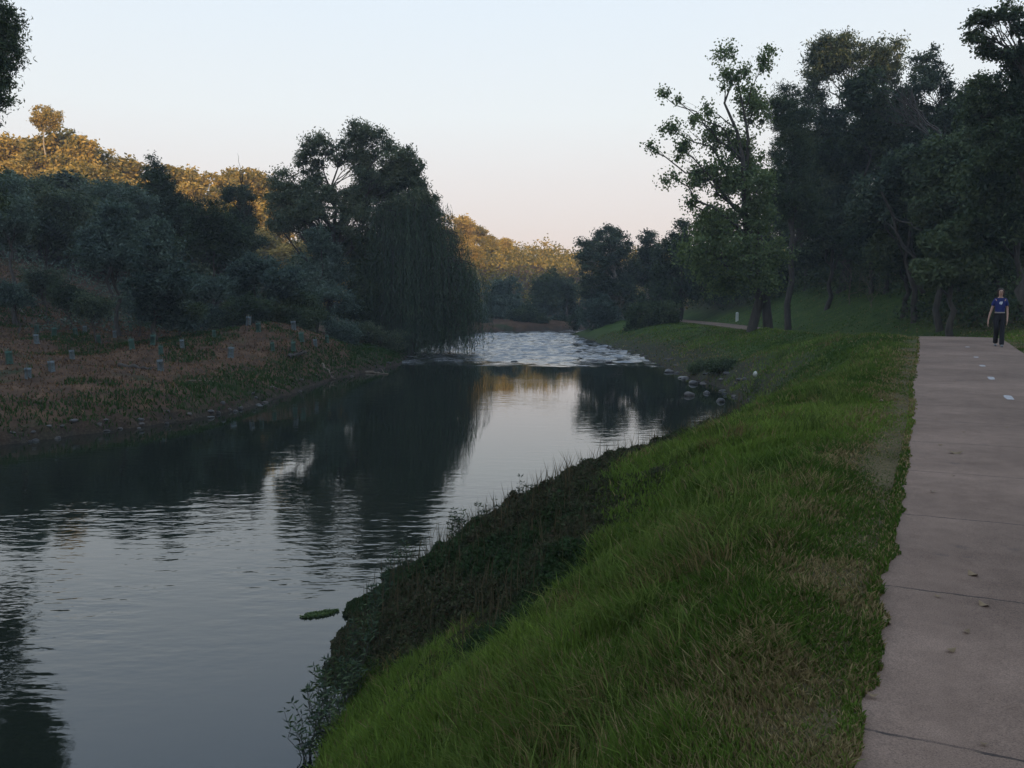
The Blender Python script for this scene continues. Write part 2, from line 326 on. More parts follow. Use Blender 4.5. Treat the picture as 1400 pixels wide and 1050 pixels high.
# ------------------------------------------------------------ path with painted dashes
def path_frame(y):
    e = .3; x0, x1 = fi(PL, y - e), fi(PL, y + e); d = Vector((x1 - x0, 2 * e, 0)).normalized()
    return Vector((float(fi(PL, y)), y, float(fi(HP, y)))), d, Vector((d.y, -d.x, 0))
PW = 2.45
def path_mat():
    m, n, out = new_mat('path_concrete'); p = geo_pos(n); a = n.nodes.new('ShaderNodeUVMap'); sp = n.nodes.new('ShaderNodeSeparateXYZ'); n.links.new(a.outputs[0], sp.inputs[0])
    f1 = noise(n, 0.9, 5, 0.6, p); f2 = noise(n, 160, 3, 0.8, p); f3 = noise(n, 7, 4, 0.6, p)
    c = ramp(n, [(0.3, (0.165, 0.112, 0.082)), (0.7, (0.285, 0.202, 0.152))], math_(n, 'ADD', math_(n, 'MULTIPLY', f1, .6), math_(n, 'MULTIPLY', f3, .4)))
    c = mixc(n, 1.0, c, ramp(n, [(0.35, (0.55, 0.55, 0.55)), (0.6, (1.15, 1.12, 1.1))], f2), 'MULTIPLY')
    v = math_(n, 'ADD', sp.outputs['Y'], math_(n, 'MULTIPLY', math_(n, 'SUBTRACT', f3, .5), 0.05))
    fr = math_(n, 'ABSOLUTE', math_(n, 'SUBTRACT', math_(n, 'FRACT', math_(n, 'DIVIDE', v, 1.62)), 0.5))
    line = math_(n, 'MULTIPLY', math_(n, 'GREATER_THAN', fr, 0.4955), ramp(n, [(0.3, (.25, .25, .25)), (0.5, (1, 1, 1))], f3))
    c = mixc(n, math_(n, 'MULTIPLY', line, .85), c, (0.035, 0.03, 0.028))
    st2 = ramp(n, [(0.35, (.72, .70, .68)), (0.6, (1.08, 1.06, 1.04))], noise(n, 0.35, 6, 0.7, p)); c = mixc(n, 1.0, c, st2, 'MULTIPLY')
    spot = ramp(n, [(0.63, (0, 0, 0)), (0.74, (1, 1, 1))], noise(n, 2.6, 4, 0.65, p)); c = mixc(n, math_(n, 'MULTIPLY', spot, .55), c, (0.06, 0.05, 0.045))
    h = math_(n, 'SUBTRACT', math_(n, 'MULTIPLY', f2, .25), math_(n, 'MULTIPLY', line, 1.0))
    princ(n, out, c, 0.9, bump(n, h, 0.5, 0.008), 0.2); return m
ys = np.concatenate([np.arange(-6, 40, .25), np.arange(40, 95, 1.0)]); V = []; UV = []; s = 0; last = None
NW = 9
for y in ys:
    o_, d_, r_ = path_frame(float(y)); s += 0 if last is None else (o_ - last).length; last = o_
    for k in range(NW):
        u = k / (NW - 1); cam_ = 0.012 * (1 - (2 * u - 1) ** 2); wob = 0.0 - .04 * (k == 0) if k in (0, NW - 1) else 0
        q = o_ + r_ * (u * PW + wob); V.append((q.x, q.y, q.z + .008 + cam_ - (0.05 if k in (0, NW - 1) else 0) * 0)); UV.append((u * PW, s))
F = grid_faces(NW, len(ys)); me = mesh_arr('path', V, F, smooth=True)
uvl = me.uv_layers.new(name='UVMap'); li = np.array(F).ravel(); uvl.data.foreach_set('uv', np.array(UV, np.float32)[li].ravel())
path = obj('path', me, path_mat()); tag(path, 'pinkish grey concrete shared path with cracks across and worn white centre dashes', kind='structure')
mpaint, n_, o_ = new_mat('worn_white_paint'); f_ = noise(n_, 30, 4, .7, geo_pos(n_)); princ(n_, o_, ramp(n_, [(0.35, (0.24, 0.22, 0.21)), (0.6, (0.48, 0.46, 0.44))], f_), .8)
for y, ln in ((10.1, .62), (12.7, .6), (15.6, .55), (18.3, .4), (20.8, .3), (7.7, .6), (24.6, .3)):
    o_, d_, r_ = path_frame(y); cc = o_ + r_ * 1.24; v = []; K = 14
    for i in range(K):
        t = 2 * math.pi * i / K; rx = .055 * (1 + .15 * random.uniform(-1, 1)); ry = ln / 2 * (1 + .1 * random.uniform(-1, 1))
        sx_ = math.copysign(abs(math.cos(t)) ** .5, math.cos(t)); sy_ = math.copysign(abs(math.sin(t)) ** .5, math.sin(t))
        q = cc + r_ * rx * sx_ + d_ * ry * sy_; v.append((q.x, q.y, q.z + .008 + .012 + .004))
    obj('painted_dash', mesh_arr('painted_dash', v, [list(range(K))], k=K), mpaint, path)

# ------------------------------------------------------------ grass and ground cover (stuff)
def blades(name, x, y, h, w, col, mat, label, lean=.5, zoff=0.0, cat='grass', H_=None):
    n = len(x); z = (H(x, y) if H_ is None else H_) - .02 + zoff
    az = rng.uniform(0, 2 * np.pi, n); la = 14 * fbm(x * .8, y * .8, 77) + rng.uniform(-2.3, 2.3, n); le = h * lean * rng.uniform(.1, 1, n)
    dx, dy = np.cos(az) * w / 2, np.sin(az) * w / 2; lx, ly = np.cos(la) * le, np.sin(la) * le
    P = np.empty((n, 5, 3), np.float32)
    P[:, 0] = np.stack([x - dx, y - dy, z], 1); P[:, 1] = np.stack([x + dx, y + dy, z], 1)
    P[:, 2] = np.stack([x + dx * .8 + lx * .35, y + dy * .8 + ly * .35, z + h * .6], 1); P[:, 3] = np.stack([x - dx * .8 + lx * .35, y - dy * .8 + ly * .35, z + h * .6], 1)
    P[:, 4] = np.stack([x + lx, y + ly, z + h * (1 - .35 * lean * rng.uniform(0, 1, n))], 1)
    b = np.arange(n)[:, None] * 5
    # quad + tip as two "quads" would need tris: build with tris only
    T = np.concatenate([b + [0, 1, 2], b + [0, 2, 3], b + [3, 2, 4]], 0)
    o = obj(name, mesh_arr(name, P.reshape(-1, 3), T, k=3, col=np.repeat(col, 5, 0)), mat)
    return tag(o, label, cat, kind='stuff')
def lerp(a, b, t): return np.asarray(a) * (1 - t[:, None]) + np.asarray(b) * t[:, None]
def region(n, y0, y1, p=1.0):
    u = rng.uniform(0, 1, n); y = y0 * (y1 / y0) ** u if p == 1 else (y0 ** (1 - p) + u * (y1 ** (1 - p) - y0 ** (1 - p))) ** (1 / (1 - p))
    x = rng.uniform(-1, 1, n) * (.68 * y + 1.2); return x, y
def beltw(x, y):      # how far inside the dark weedy belt along the near waterline (metres, negative outside)
    o = x - fi(XR, y); nz = (fbm(x * .9, y * .9, 90) - .5) * 1.7 + (fbm(x * 3, y * 3, 91) - .5) * .5
    wd = np.interp(y, [6.0, 6.6, 8, 9.5, 13, 17, 21, 25, 29, 33], [-1, 1.5, 2.9, 3.6, 4.1, 3.5, 2.1, 1.2, .5, -.6]) + nz - .3
    lo = np.interp(y, [6, 8.4, 9.6], [1.2, 1.2, -.6]) + nz * .4
    return np.minimum(wd - o, o - lo)
def belt(x, y): return beltw(x, y) > 0
x, y = region(1500000, 1.9, 80, 1.15)
pl = fi(PL, y); xr = fi(XR, y); off = x - xr; ragged = (fbm(x * 4, y * 4, 12) - .42) * .45 + (fbm(x * .9, y * .9, 13) - .5) * .16
keep = (off > .05) & (x < pl + ragged * .35 - .01) | ((x > pl + PW / np.cos(R(22)) + .05) & (x < pl + 14) & (rng.uniform(0, 1, len(x)) < .6))
keep &= (rng.uniform(0, 1, len(x)) > .95 * sstep(-.5, .7, beltw(x, y))) & (y > 1.5)
sh = sstep(27, 33, y) * sstep(2.6, .6, off + 1.8 * (fbm(x * .5, y * .5, 61) - .5)); keep &= rng.uniform(0, 1, len(x)) > sh * .8
tv = np.clip((pl - x) / 1.5, -1, 1); verge = sstep(1.0, .1, np.abs(pl - x) + .5 * (fbm(x * 1.2, y * 1.2, 15) - .5))
bald = sstep(.52, .66, fbm(x * 1.8, y * 1.8, 17)) * sstep(1.7, .2, pl - x)
keep &= rng.uniform(0, 1, len(x)) > bald * .12
x, y, verge, off, pl, bald = (a[keep] for a in (x, y, verge, off, pl, bald))
print('blades', len(x))
pn = fbm(x * .9, y * .9, 31); tus = fbm(x * 2.5, y * 2.5, 33); big = fbm(x * .28, y * .28, 35)
hh = (.055 + .18 * tus ** 1.5 * sstep(.25, .7, pn) + .04) * (1 - .72 * verge) * rng.uniform(.5, 1.25, len(x)); hh *= np.where(x > pl, .6, 1) * np.interp(y, [0, 20, 80], [1, 1, .8])
ww = (.0042 + .0011 * y) * rng.uniform(.7, 1.3, len(x))
dryp = np.clip(sstep(.5, .75, fbm(x * 1.6, y * 1.6, 37)) * .22 + verge * .20 + .04 + bald * .5 + sstep(30, 45, y) * sstep(3.5, 1, off) * .4, 0, .85); dry = rng.uniform(0, 1, len(x)) < dryp
g = lerp((0.052, 0.095, 0.017), (0.185, 0.26, 0.046), np.clip(.25 + .9 * (big - .5) * 1.6 + .4 * pn - .15 + rng.normal(0, .13, len(x)), 0, 1))
gd = lerp((0.14, 0.105, 0.045), (0.32, 0.25, 0.12), rng.uniform(0, 1, len(x)))
colb = np.where(dry[:, None], gd, g) * rng.uniform(.75, 1.2, (len(x), 1))
blades('bank_grass', x, y, hh, ww, colb, M['grass'], 'green tufted grass over the right river bank up to the concrete path', .8, H_=np.where((x > pl - .09) & (x < pl + 1), fi(HP, y) + .028, H(x, y)))

# longer tufts that break up the slope
K = 2600; tx, ty = region(K * 3, 2.2, 45, 1.3); k = (tx - fi(XR, ty) > .2) & (tx < fi(PL, ty) - .9) & ~belt(tx, ty) & (fbm(tx * .7, ty * .7, 44) > .45); tx, ty = tx[k][:K], ty[k][:K]
rp_ = 34; x = np.repeat(tx, rp_) + rng.normal(0, .05, len(tx) * rp_) * (1 + np.repeat(ty, rp_) * .06); y = np.repeat(ty, rp_) + rng.normal(0, .05, len(tx) * rp_) * (1 + np.repeat(ty, rp_) * .06)
hh = np.repeat(rng.uniform(.13, .32, len(tx)), rp_) * rng.uniform(.5, 1.1, len(x)); ww = (.004 + .0009 * y)
tcol = np.repeat(lerp((0.055, 0.09, 0.018), (0.18, 0.23, 0.055), rng.uniform(0, 1, len(tx))), rp_, 0); drt = np.repeat(rng.uniform(0, 1, len(tx)) < .16, rp_)
tcol = np.where(drt[:, None], lerp((0.13, 0.10, 0.04), (0.24, 0.19, 0.08), rng.uniform(0, 1, len(x))), tcol)
blades('long_grass', x, y, hh, ww, tcol * rng.uniform(.7, 1.2, (len(x), 1)), M['grass'], 'longer arching grass tufts scattered over the right bank slope', 1.1)

# left bank: green strip by the water, then dry straw
n = 260000; y = rng.uniform(20, 66, n) ; x = rng.uniform(-48, -2, n); sl = bil(gsl, x, y); k = (sl > .05) & (np.abs(x) < .66 * y + 2)
x, y, sl = x[k], y[k], sl[k]; strip = sstep(3.4, 1.2, sl + 2.2 * (fbm(x * .4, y * .4, 51) - .5)); patch = sstep(.62, .72, fbm(x * .33, y * .33, 53))
k = rng.uniform(0, 1, len(x)) < np.clip(strip + patch * .8 + .35, 0, 1); x, y, sl, strip, patch = (a[k] for a in (x, y, sl, strip, patch))
isg = rng.uniform(0, 1, len(x)) < np.clip(strip * .9 + patch * .6 + .05, 0, 1)
hh = np.where(isg, rng.uniform(.07, .22, len(x)), rng.uniform(.04, .15, len(x))); ww = (.012 + .0011 * y) * rng.uniform(.7, 1.3, len(x))
gc = lerp((0.018, 0.045, 0.012), (0.045, 0.085, 0.022), rng.uniform(0, 1, len(x))); dc = lerp((0.06, 0.036, 0.023), (0.24, 0.145, 0.075), rng.uniform(0, 1, len(x)) ** 1.5)
blades('dry_bank_grass', x, y, hh, ww, np.where(isg[:, None], gc, dc), M['grass'], 'dry straw and low green strip of grass on the left bank', .9)

def leaf_quads(cen, L, Wd, up=0.0, dirs=None, r=rng):
    """diamond leaves round centres; up in [-1,1] biases the leaf axis vertically"""
    n = len(cen); d = r.normal(0, 1, (n, 3)) if dirs is None else dirs + r.normal(0, .25, (n, 3)); d[:, 2] += up
    d /= np.linalg.norm(d, axis=1, keepdims=True) + 1e-9
    a = np.cross(d, r.normal(0, 1, (n, 3))); a /= np.linalg.norm(a, axis=1, keepdims=True) + 1e-9; b = np.cross(d, a)
    L = np.broadcast_to(L, (n,)) * r.uniform(.6, 1.3, n); Wd = np.broadcast_to(Wd, (n,)) * r.uniform(.7, 1.3, n)
    V = np.empty((n, 4, 3), np.float32); c = cen
    V[:, 0] = c - d * L[:, None] / 2; V[:, 2] = c + d * L[:, None] / 2
    V[:, 1] = c + a * Wd[:, None] / 2 + b * (Wd * .15)[:, None]; V[:, 3] = c - a * Wd[:, None] / 2 + b * (Wd * .15)[:, None]
    return V.reshape(-1, 3), np.arange(n * 4).reshape(-1, 4)

# dark weedy belt at the near waterline
n = 1300000; y = rng.uniform(6, 33, n); x = fi(XR, y) + rng.uniform(-.6, 5, n); bw = beltw(x, y); k = (rng.uniform(-.7, .4, n) < bw) & (x - fi(XR, y) > -.7 * fbm(x * 1.5, y * 1.5, 88)) & (rng.uniform(0, 1, n) < np.minimum(1, (9 / y)) ** 1.1)
x, y, bw = x[k], y[k], bw[k]; top = .04 + (.22 * fbm(x * 1.1, y * 1.1, 95) + .34 * fbm(x * 3.5, y * 3.5, 96) ** 2) * sstep(-.4, 1.1, bw) * sstep(-.5, .4, x - fi(XR, y))
zz = np.maximum(H(x, y), ZW) + top * rng.uniform(.15, 1, len(x)) ** .6
V, F = leaf_quads(np.stack([x, y, zz], 1), .045 + .003 * y, .016 + .0014 * y, .4)
rc = sstep(.48, .62, fbm(x * .5, y * .5, 97)); cw = lerp((0.034, 0.060, 0.024), (0.085, 0.064, 0.042), np.clip(rc * .5 + rng.normal(0, .2, len(x)), 0, 1)) * rng.uniform(.6, 1.5, (len(x), 1))
print('belt leaves', len(x))
tag(obj('bank_weeds', mesh_arr('bank_weeds', V, F, col=np.repeat(cw, 4, 0)), M['grass']), 'dark reddish green weeds matted along the right waterline', 'weeds', kind='stuff')
# stalks standing above the belt
n = 3200; y = rng.uniform(7, 27, n); x = fi(XR, y) + rng.uniform(-.3, 2.6, n); k = belt(x, y); x, y = x[k], y[k]
blades('weed_stalks', x, y, rng.uniform(.3, .75, len(x)), .005 + .0006 * y, lerp((0.04, 0.045, 0.025), (0.12, 0.09, 0.05), rng.uniform(0, 1, len(x))), M['grass'], 'thin dry stalks standing out of the dark weeds', .35, cat='weeds', H_=np.maximum(H(x, y), ZW))

# ------------------------------------------------------------ trees
def tube(P, rad, k=5):
    """tube along points; returns V,F"""
    P = np.asarray(P, float); n = len(P); T = np.gradient(P, axis=0); T /= np.linalg.norm(T, axis=1, keepdims=True) + 1e-9
    up = np.array([.13, .97, .2]); A = np.cross(T, up); A /= np.linalg.norm(A, axis=1, keepdims=True) + 1e-9; B = np.cross(T, A)
    t = np.arange(k) * 2 * np.pi / k; rad = np.broadcast_to(rad, (n,))
    V = P[:, None] + (A[:, None] * np.cos(t)[None, :, None] + B[:, None] * np.sin(t)[None, :, None]) * rad[:, None, None]
    i, j = np.meshgrid(np.arange(k), np.arange(n - 1)); a = (j * k + i).ravel(); b = (j * k + (i + 1) % k).ravel()
    return V.reshape(-1, 3), np.stack([a, b, b + k, a + k], 1)
def join(parts):
    o = 0; VV = []; FF = []
    for V, F in parts: VV.append(V); FF.append(F + o); o += len(V)
    return np.concatenate(VV), np.concatenate(FF)
def wiggle(a, b, n, amp, r, sag=0.0):
    a = np.asarray(a, float); b = np.asarray(b, float); t = np.linspace(0, 1, n)[:, None]; L = np.linalg.norm(b - a)
    P = a + (b - a) * t; off = r.normal(0, 1, (n, 3)) * amp * L; off[0] = 0; off[-1] = 0
    P = P + off * np.sin(np.pi * t); P[:, 2] += (sag * L * np.sin(np.pi * t))[:, 0]; return P
def build_tree(name, blobs, base, label, cat, lm, bm, seed, group=None, leaves=16000, leaf=(.16, .06), sub=.75, gap=.5, trunks=((0, 0),), lean=None, tr=.2, up=0.0, droop=0.0, twigs=True, flat=.75, zfork=.3, fill=True, ev=1.5):
    """blobs: (x,y,z,rx,ry,rz) local to base. Clumps of leaves in each blob, limbs from the trunk to every clump."""
    r = np.random.default_rng(seed); B = np.array(blobs, float)
    root = empty(name, base, label, cat, group)
    if fill and len(B) > 3:
        ex = []
        for i in range(len(B)):
            dd = np.linalg.norm(B[:, :3] - B[i, :3], axis=1); dd[i] = 1e9
            for j in np.argsort(dd)[:3]:
                if j > i: ex.append(np.concatenate([(B[i, :3] + B[j, :3]) / 2, (B[i, 3:] + B[j, 3:]) * .42]))
        if ex: B = np.vstack([B, ex])
    vol = (B[:, 3] * B[:, 4] * B[:, 5]) ** (2 / 3); wts = vol / vol.sum()
    nsub_tot = max(6, int(ev * 4.2 * vol.sum() / sub ** 2)); cs = []; rs = []; own = []
    for i, b in enumerate(B):
        m = max(3, int(nsub_tot * wts[i])); d = r.normal(0, 1, (m, 3)); d /= np.linalg.norm(d, axis=1, keepdims=True)
        rr = r.uniform(gap, 1, m) ** .6
        cs.append(b[:3] + d * rr[:, None] * b[3:] * .92); rs.append(r.uniform(.55, 1.2, m) * sub * min(1, .5 + .5 * b[3:].mean() / max(sub, .01) / 1.3)); own.append(np.full(m, i))
    cs = np.concatenate(cs); rs = np.concatenate(rs); own = np.concatenate(own)
    # leaves: upper shell of each little clump
    leaves = int(leaves * 1.9); per = np.maximum(3, (leaves * rs ** 2 / (rs ** 2).sum()).astype(int)); idx = np.repeat(np.arange(len(cs)), per); n = len(idx)
    d = r.normal(0, 1, (n, 3)); d /= np.linalg.norm(d, axis=1, keepdims=True); rad = np.minimum(np.abs(r.normal(0, .62, n)) + .08, 1.2)
    pos = cs[idx] + d * (rad * rs[idx])[:, None] * np.array([1, 1, flat]); pos[:, 2] -= droop * rs[idx] * r.uniform(0, 1, n) ** 2
    V, F = leaf_quads(pos, leaf[0], leaf[1], up, r=r)
    obj('crown', mesh_arr('crown', V, F), lm, root)
    # wood
    topz = B[:, 2].max()
    segs = []
    low = (B[:, 2] - B[:, 5]).min()
    for ti, (ox, oy) in enumerate(trunks):
        mine = [i for i in range(len(B)) if i % len(trunks) == ti]
        cen = np.average(B[mine, :3], axis=0, weights=vol[mine]); hi = max(B[mine, 2])
        P = [np.array([ox, oy, -.3]), np.array([ox, oy, .1]) ]; tz = hi * .92
        for f in np.linspace(.12, 1, 9):
            px_ = ox + (cen[0] - ox) * f ** 1.3 + r.normal(0, .015) * hi; py_ = oy + (cen[1] - oy) * f ** 1.3 + r.normal(0, .015) * hi
            P.append(np.array([px_, py_, tz * f]))
        P = np.array(P); rad = tr * np.linspace(1.25, .14, len(P)); rad[0] = tr * 1.5; part = [tube(P, rad, 8)]
        for i in mine:
            b = B[i]; zt = max(low * .6, b[2] - b[5] * .6 - np.hypot(b[0] - P[-1][0], b[1] - P[-1][1]) * .9); zt = min(max(zt, hi * zfork * .6), tz * .9)
            j = int(np.argmin(np.abs(P[:, 2] - zt))); j = max(j, 1); a = P[j]; rl = rad[j] * .55
            Q = wiggle(a, b[:3], 7, .035, r, .06); part.append(tube(Q, np.linspace(rl, rl * .25, 7), 5))
            for c, rc_ in zip(cs[own == i], rs[own == i]):
                if not twigs and r.uniform() < .6: continue
                q0 = Q[r.integers(2, 7)]; part.append(tube(wiggle(q0, c, 4, .05, r, .05), np.linspace(max(rl * .22, .008), max(rl * .06, .004), 4), 3))
        segs.append(join(part))
    for V, F in segs: obj('trunk', mesh_arr('trunk', V, F, smooth=True), bm, root)
    return root
def px_tree(name, Y, base_px, blobs, label, cat, lm, bm, seed, depth=None, **kw):
    """crown given as (px,py,rx,ry) seen at distance Y: turned into real positions and sizes there"""
    r = np.random.default_rng(seed + 500); bx = PX(base_px, Y, 0); bz = float(H(bx, Y)); out = []; k = Y / FPX
    for (a, b, c, d) in blobs:
        dy = r.uniform(-1, 1) * (depth if depth else (c + d) * .5 * k * 1.1)
        X = PX(a, Y + dy, PZ(b, Y + dy)) - bx; Z = PZ(b, Y + dy) - bz; out.append((X, dy, Z, c * k, (c + d) * .5 * k, d * k))
    tr = kw.pop('trunks', ((0, 0),)); return build_tree(name, out, (bx, Y, bz), label, cat, lm, bm, seed, trunks=tr, **kw)

# --- right side
px_tree('poplar_tree', 52, 1040, [(992, 74, 17, 13), (1045, 84, 12, 25), (1000, 108, 28, 18), (1028, 145, 30, 30), (972, 152, 17, 12), (906, 130, 9, 8), (926, 137, 4, 6), (948, 162, 16, 12), (918, 176, 20, 11), (888, 205, 14, 8), (930, 205, 25, 12), (980, 190, 28, 16), (1012, 200, 28, 22), (918, 242, 12, 13), (958, 240, 26, 17), (1003, 252, 40, 22), (940, 276, 18, 12), (980, 302, 46, 26), (1030, 300, 36, 30), (958, 342, 32, 22), (1010, 350, 46, 28), (1056, 345, 26, 28), (1000, 385, 36, 14), (985, 320, 40, 26), (1035, 260, 28, 26), (1025, 225, 24, 20), (990, 225, 26, 14), (1040, 385, 30, 16), (965, 365, 26, 16)],
        'tall open crowned broadleaf tree with twin grey trunks beside the far bend of the path', 'tree', M['poplar'], M['bark'], 11, leaves=21000, leaf=(.165, .135), sub=.74, gap=.02, trunks=((-.5, 0), (.5, .1)), tr=.27, ev=1.5, flat=1.0, fill=False)
px_tree('gum_tree', 66, 1150, [(1135, 58, 30, 18), (1122, 85, 24, 24), (1160, 80, 28, 18), (1110, 112, 14, 20), (1205, 72, 28, 18), (1222, 100, 22, 18), (1188, 105, 22, 16), (1110, 150, 22, 26), (1165, 178, 40, 26), (1215, 160, 26, 20), (1130, 205, 45, 26), (1190, 225, 50, 26)],
        'tallest dark gum on the right hillside, with rounded clumps, right of the open broadleaf tree', 'tree', M['gum'], M['bark'], 12, leaves=30000, leaf=(.26, .09), sub=.8, gap=.45, tr=.35)
px_tree('she_oak', 60, 1078, [(1076, 124, 20, 12), (1066, 152, 24, 20), (1090, 165, 22, 20), (1082, 205, 34, 28), (1075, 255, 38, 30), (1100, 300, 40, 28)],
        'rounded dark tree between the open broadleaf tree and the tallest gum', 'tree', M['dark'], M['bark'], 13, leaves=20000, leaf=(.26, .05), sub=.65, gap=.4, tr=.22)
px_tree('gum_tree', 58, 1285, [(1262, 88, 18, 14), (1279, 62, 6, 7), (1258, 120, 22, 16), (1288, 112, 14, 14), (1240, 135, 18, 14), (1300, 150, 26, 20), (1268, 170, 34, 20), (1310, 190, 34, 22)],
        'open crowned gum with twiggy top standing right of the tallest gum', 'tree', M['gum'], M['bark'], 14, leaves=13000, leaf=(.2, .09), sub=.6, gap=.3, tr=.2)
px_tree('leaning_gum_tree', 36, 1418, [(1345, 26, 18, 12), (1366, 12, 12, 12), (1330, 56, 16, 10), (1352, 62, 16, 13), (1392, 25, 16, 22), (1372, 80, 22, 14), (1398, 85, 26, 26), (1352, 112, 28, 14), (1395, 140, 36, 26), (1345, 160, 34, 20), (1385, 200, 46, 34), (1430, 60, 30, 40), (1440, 150, 40, 40), (1330, 30, 10, 7)],
        'nearest dark tree at the right picture edge with loose leaf sprays against the sky', 'tree', M['dark'], M['bark'], 15, leaves=26000, leaf=(.15, .08), sub=.42, gap=.25, tr=.3)
low_r = [(48, 1250, [(1215, 245, 50, 34), (1270, 225, 44, 34), (1240, 280, 60, 34), (1195, 290, 40, 26)], 'dark spreading tree on the hillside with its trunk straight above the path end'),
         (44, 1285, [(1300, 215, 46, 36), (1340, 200, 40, 30), (1320, 265, 55, 34), (1280, 290, 44, 26)], 'dark tree on the hillside left of the walker with two low crown lobes'),
         (40, 1395, [(1360, 240, 44, 32), (1400, 230, 44, 40), (1380, 290, 50, 34), (1420, 320, 50, 40), (1345, 310, 34, 24)], 'dense dark tree on the slope directly behind the walker'),
         (62, 1130, [(1120, 285, 44, 30), (1155, 265, 44, 34), (1170, 310, 50, 28), (1125, 325, 40, 20)], 'dark low tree above the bright grassy slope'),
         (58, 1210, [(1210, 320, 50, 30), (1180, 335, 40, 22), (1240, 340, 46, 24)], 'small dark tree low on the hillside right of the bright grassy slope'),
         (70, 1240, [(1230, 190, 50, 40), (1290, 200, 50, 40), (1260, 240, 60, 40)], 'dark tree high on the hillside behind the open crowned gum'),
         (75, 1350, [(1340, 180, 60, 50), (1400, 200, 60, 60), (1370, 260, 70, 50)], 'dark tree high on the hillside behind the walker'),
         (50, 1235, [(1215, 350, 44, 20), (1260, 345, 44, 24), (1235, 325, 40, 22), (1290, 365, 36, 16)], 'low spreading thicket tree directly above the path end'),
         (46, 1360, [(1330, 300, 50, 30), (1370, 330, 50, 30), (1400, 300, 40, 30), (1340, 360, 40, 16)], 'low dense tree filling the gap above the head of the walker'),
         (66, 1160, [(1140, 335, 40, 20), (1180, 320, 44, 26), (1110, 350, 34, 16)], 'low dense tree on the crest behind the bright grassy slope'),
         (40, 1300, [(1295, 330, 34, 20), (1315, 365, 34, 18), (1270, 370, 28, 14)], 'dark low bush tree on the slope left of the walker'),
         (78, 1075, [(1060, 370, 40, 22), (1100, 355, 40, 24), (1030, 385, 34, 16)], 'dark bush tree just right of the twin trunks in the background'),
         (74, 1100, [(1090, 200, 34, 34), (1125, 245, 40, 30), (1080, 270, 40, 34), (1062, 315, 40, 28)], 'dark back tree filling between the open broadleaf tree and the tallest gum')
         ,(70, 1215, [(1200, 145, 38, 30), (1240, 180, 44, 30), (1185, 195, 44, 30), (1225, 225, 40, 30)], 'dark back tree showing through the crown of the tallest gum'),
         (56, 1335, [(1312, 165, 34, 26), (1350, 195, 40, 30), (1335, 130, 22, 18), (1300, 225, 40, 30)], 'dark tree between the open crowned gum and the nearest tree'),
         (52, 1330, [(1310, 330, 50, 26), (1350, 345, 40, 24), (1290, 350, 34, 20)], 'low dark thicket tree between the walker and the hillside trunk'),
         (84, 1120, [(1090, 300, 50, 40), (1140, 240, 50, 50), (1040, 340, 40, 34)], 'dark tree far back behind the twin trunked broadleaf tree'),
         (60, 1190, [(1185, 130, 34, 30), (1200, 180, 40, 34), (1150, 215, 44, 30)], 'dark bushy tree growing under the crown of the tallest gum')]
for i, (Y, b, bl, lab) in enumerate(low_r):
    px_tree('bushy_tree', Y, b, bl, lab, 'tree', M['dark'] if i % 3 else M['gum'], M['bark'], 30 + i, leaves=15000, leaf=(.25, .11), sub=.7, gap=.35, tr=.17, group='dark trees crowding the right hillside')
# mid distance right
px_tree('gum_tree', 93, 850, [(838, 314, 13, 11), (840, 338, 26, 16), (802, 330, 13, 11), (810, 358, 24, 18), (850, 368, 32, 22), (806, 392, 22, 20), (840, 405, 34, 24)],
        'dark domed gum tree with pointed top on the far right bank above the rapids', 'tree', M['gum'], M['pale'], 51, leaves=20000, leaf=(.3, .12), sub=.8, gap=.4, tr=.3)
px_tree('gum_tree', 98, 884, [(885, 326, 14, 10), (890, 345, 18, 12), (880, 372, 26, 20), (905, 395, 30, 24)],
        'smaller gum with separate round top right of the pointed gum on the far right bank', 'tree', M['gum'], M['pale'], 52, leaves=12000, leaf=(.3, .12), sub=.7, gap=.4, tr=.25)
px_tree('bushy_tree', 84, 930, [(930, 318, 18, 20), (915, 345, 24, 20), (945, 350, 26, 24), (925, 380, 40, 26), (965, 390, 34, 26), (900, 410, 34, 22)],
        'dark green tree behind the far end of the path left of the twin trunks', 'tree', M['dark'], M['bark'], 53, leaves=18000, leaf=(.24, .12), sub=.7, gap=.35, tr=.22)
px_tree('bushy_tree', 90, 1000, [(985, 350, 36, 30), (1020, 365, 40, 30), (1000, 395, 40, 22), (1060, 380, 36, 24)],
        'dark tree behind the path seen between and left of the twin trunks', 'tree', M['dark'], M['bark'], 54, leaves=14000, leaf=(.24, .12), sub=.7, gap=.35, tr=.22)
px_tree('shrub', 76, 893, [(880, 430, 26, 20), (910, 425, 26, 20), (870, 450, 20, 10), (895, 452, 24, 10), (915, 442, 16, 12)],
        'dark bush hanging over the grassy mound at the far right waterline', 'shrub', M['dark'], M['bark'], 55, leaves=9000, leaf=(.2, .1), sub=.5, gap=.3, tr=.08)
px_tree('shrub', 90, 818, [(800, 425, 16, 18), (822, 418, 20, 18), (812, 443, 24, 10), (838, 436, 18, 14)],
        'round bush on the far right shore under the pointed gum', 'shrub', M['wattle'], M['bark'], 56, leaves=8000, leaf=(.2, .1), sub=.5, gap=.3, tr=.08)
px_tree('shrub', 95, 845, [(850, 425, 26, 18), (870, 415, 20, 16), (785, 440, 10, 14)],
        'low dark bush behind the round bush on the far right shore', 'shrub', M['dark'], M['bark'], 57, leaves=6000, leaf=(.22, .1), sub=.5, gap=.3, tr=.08)

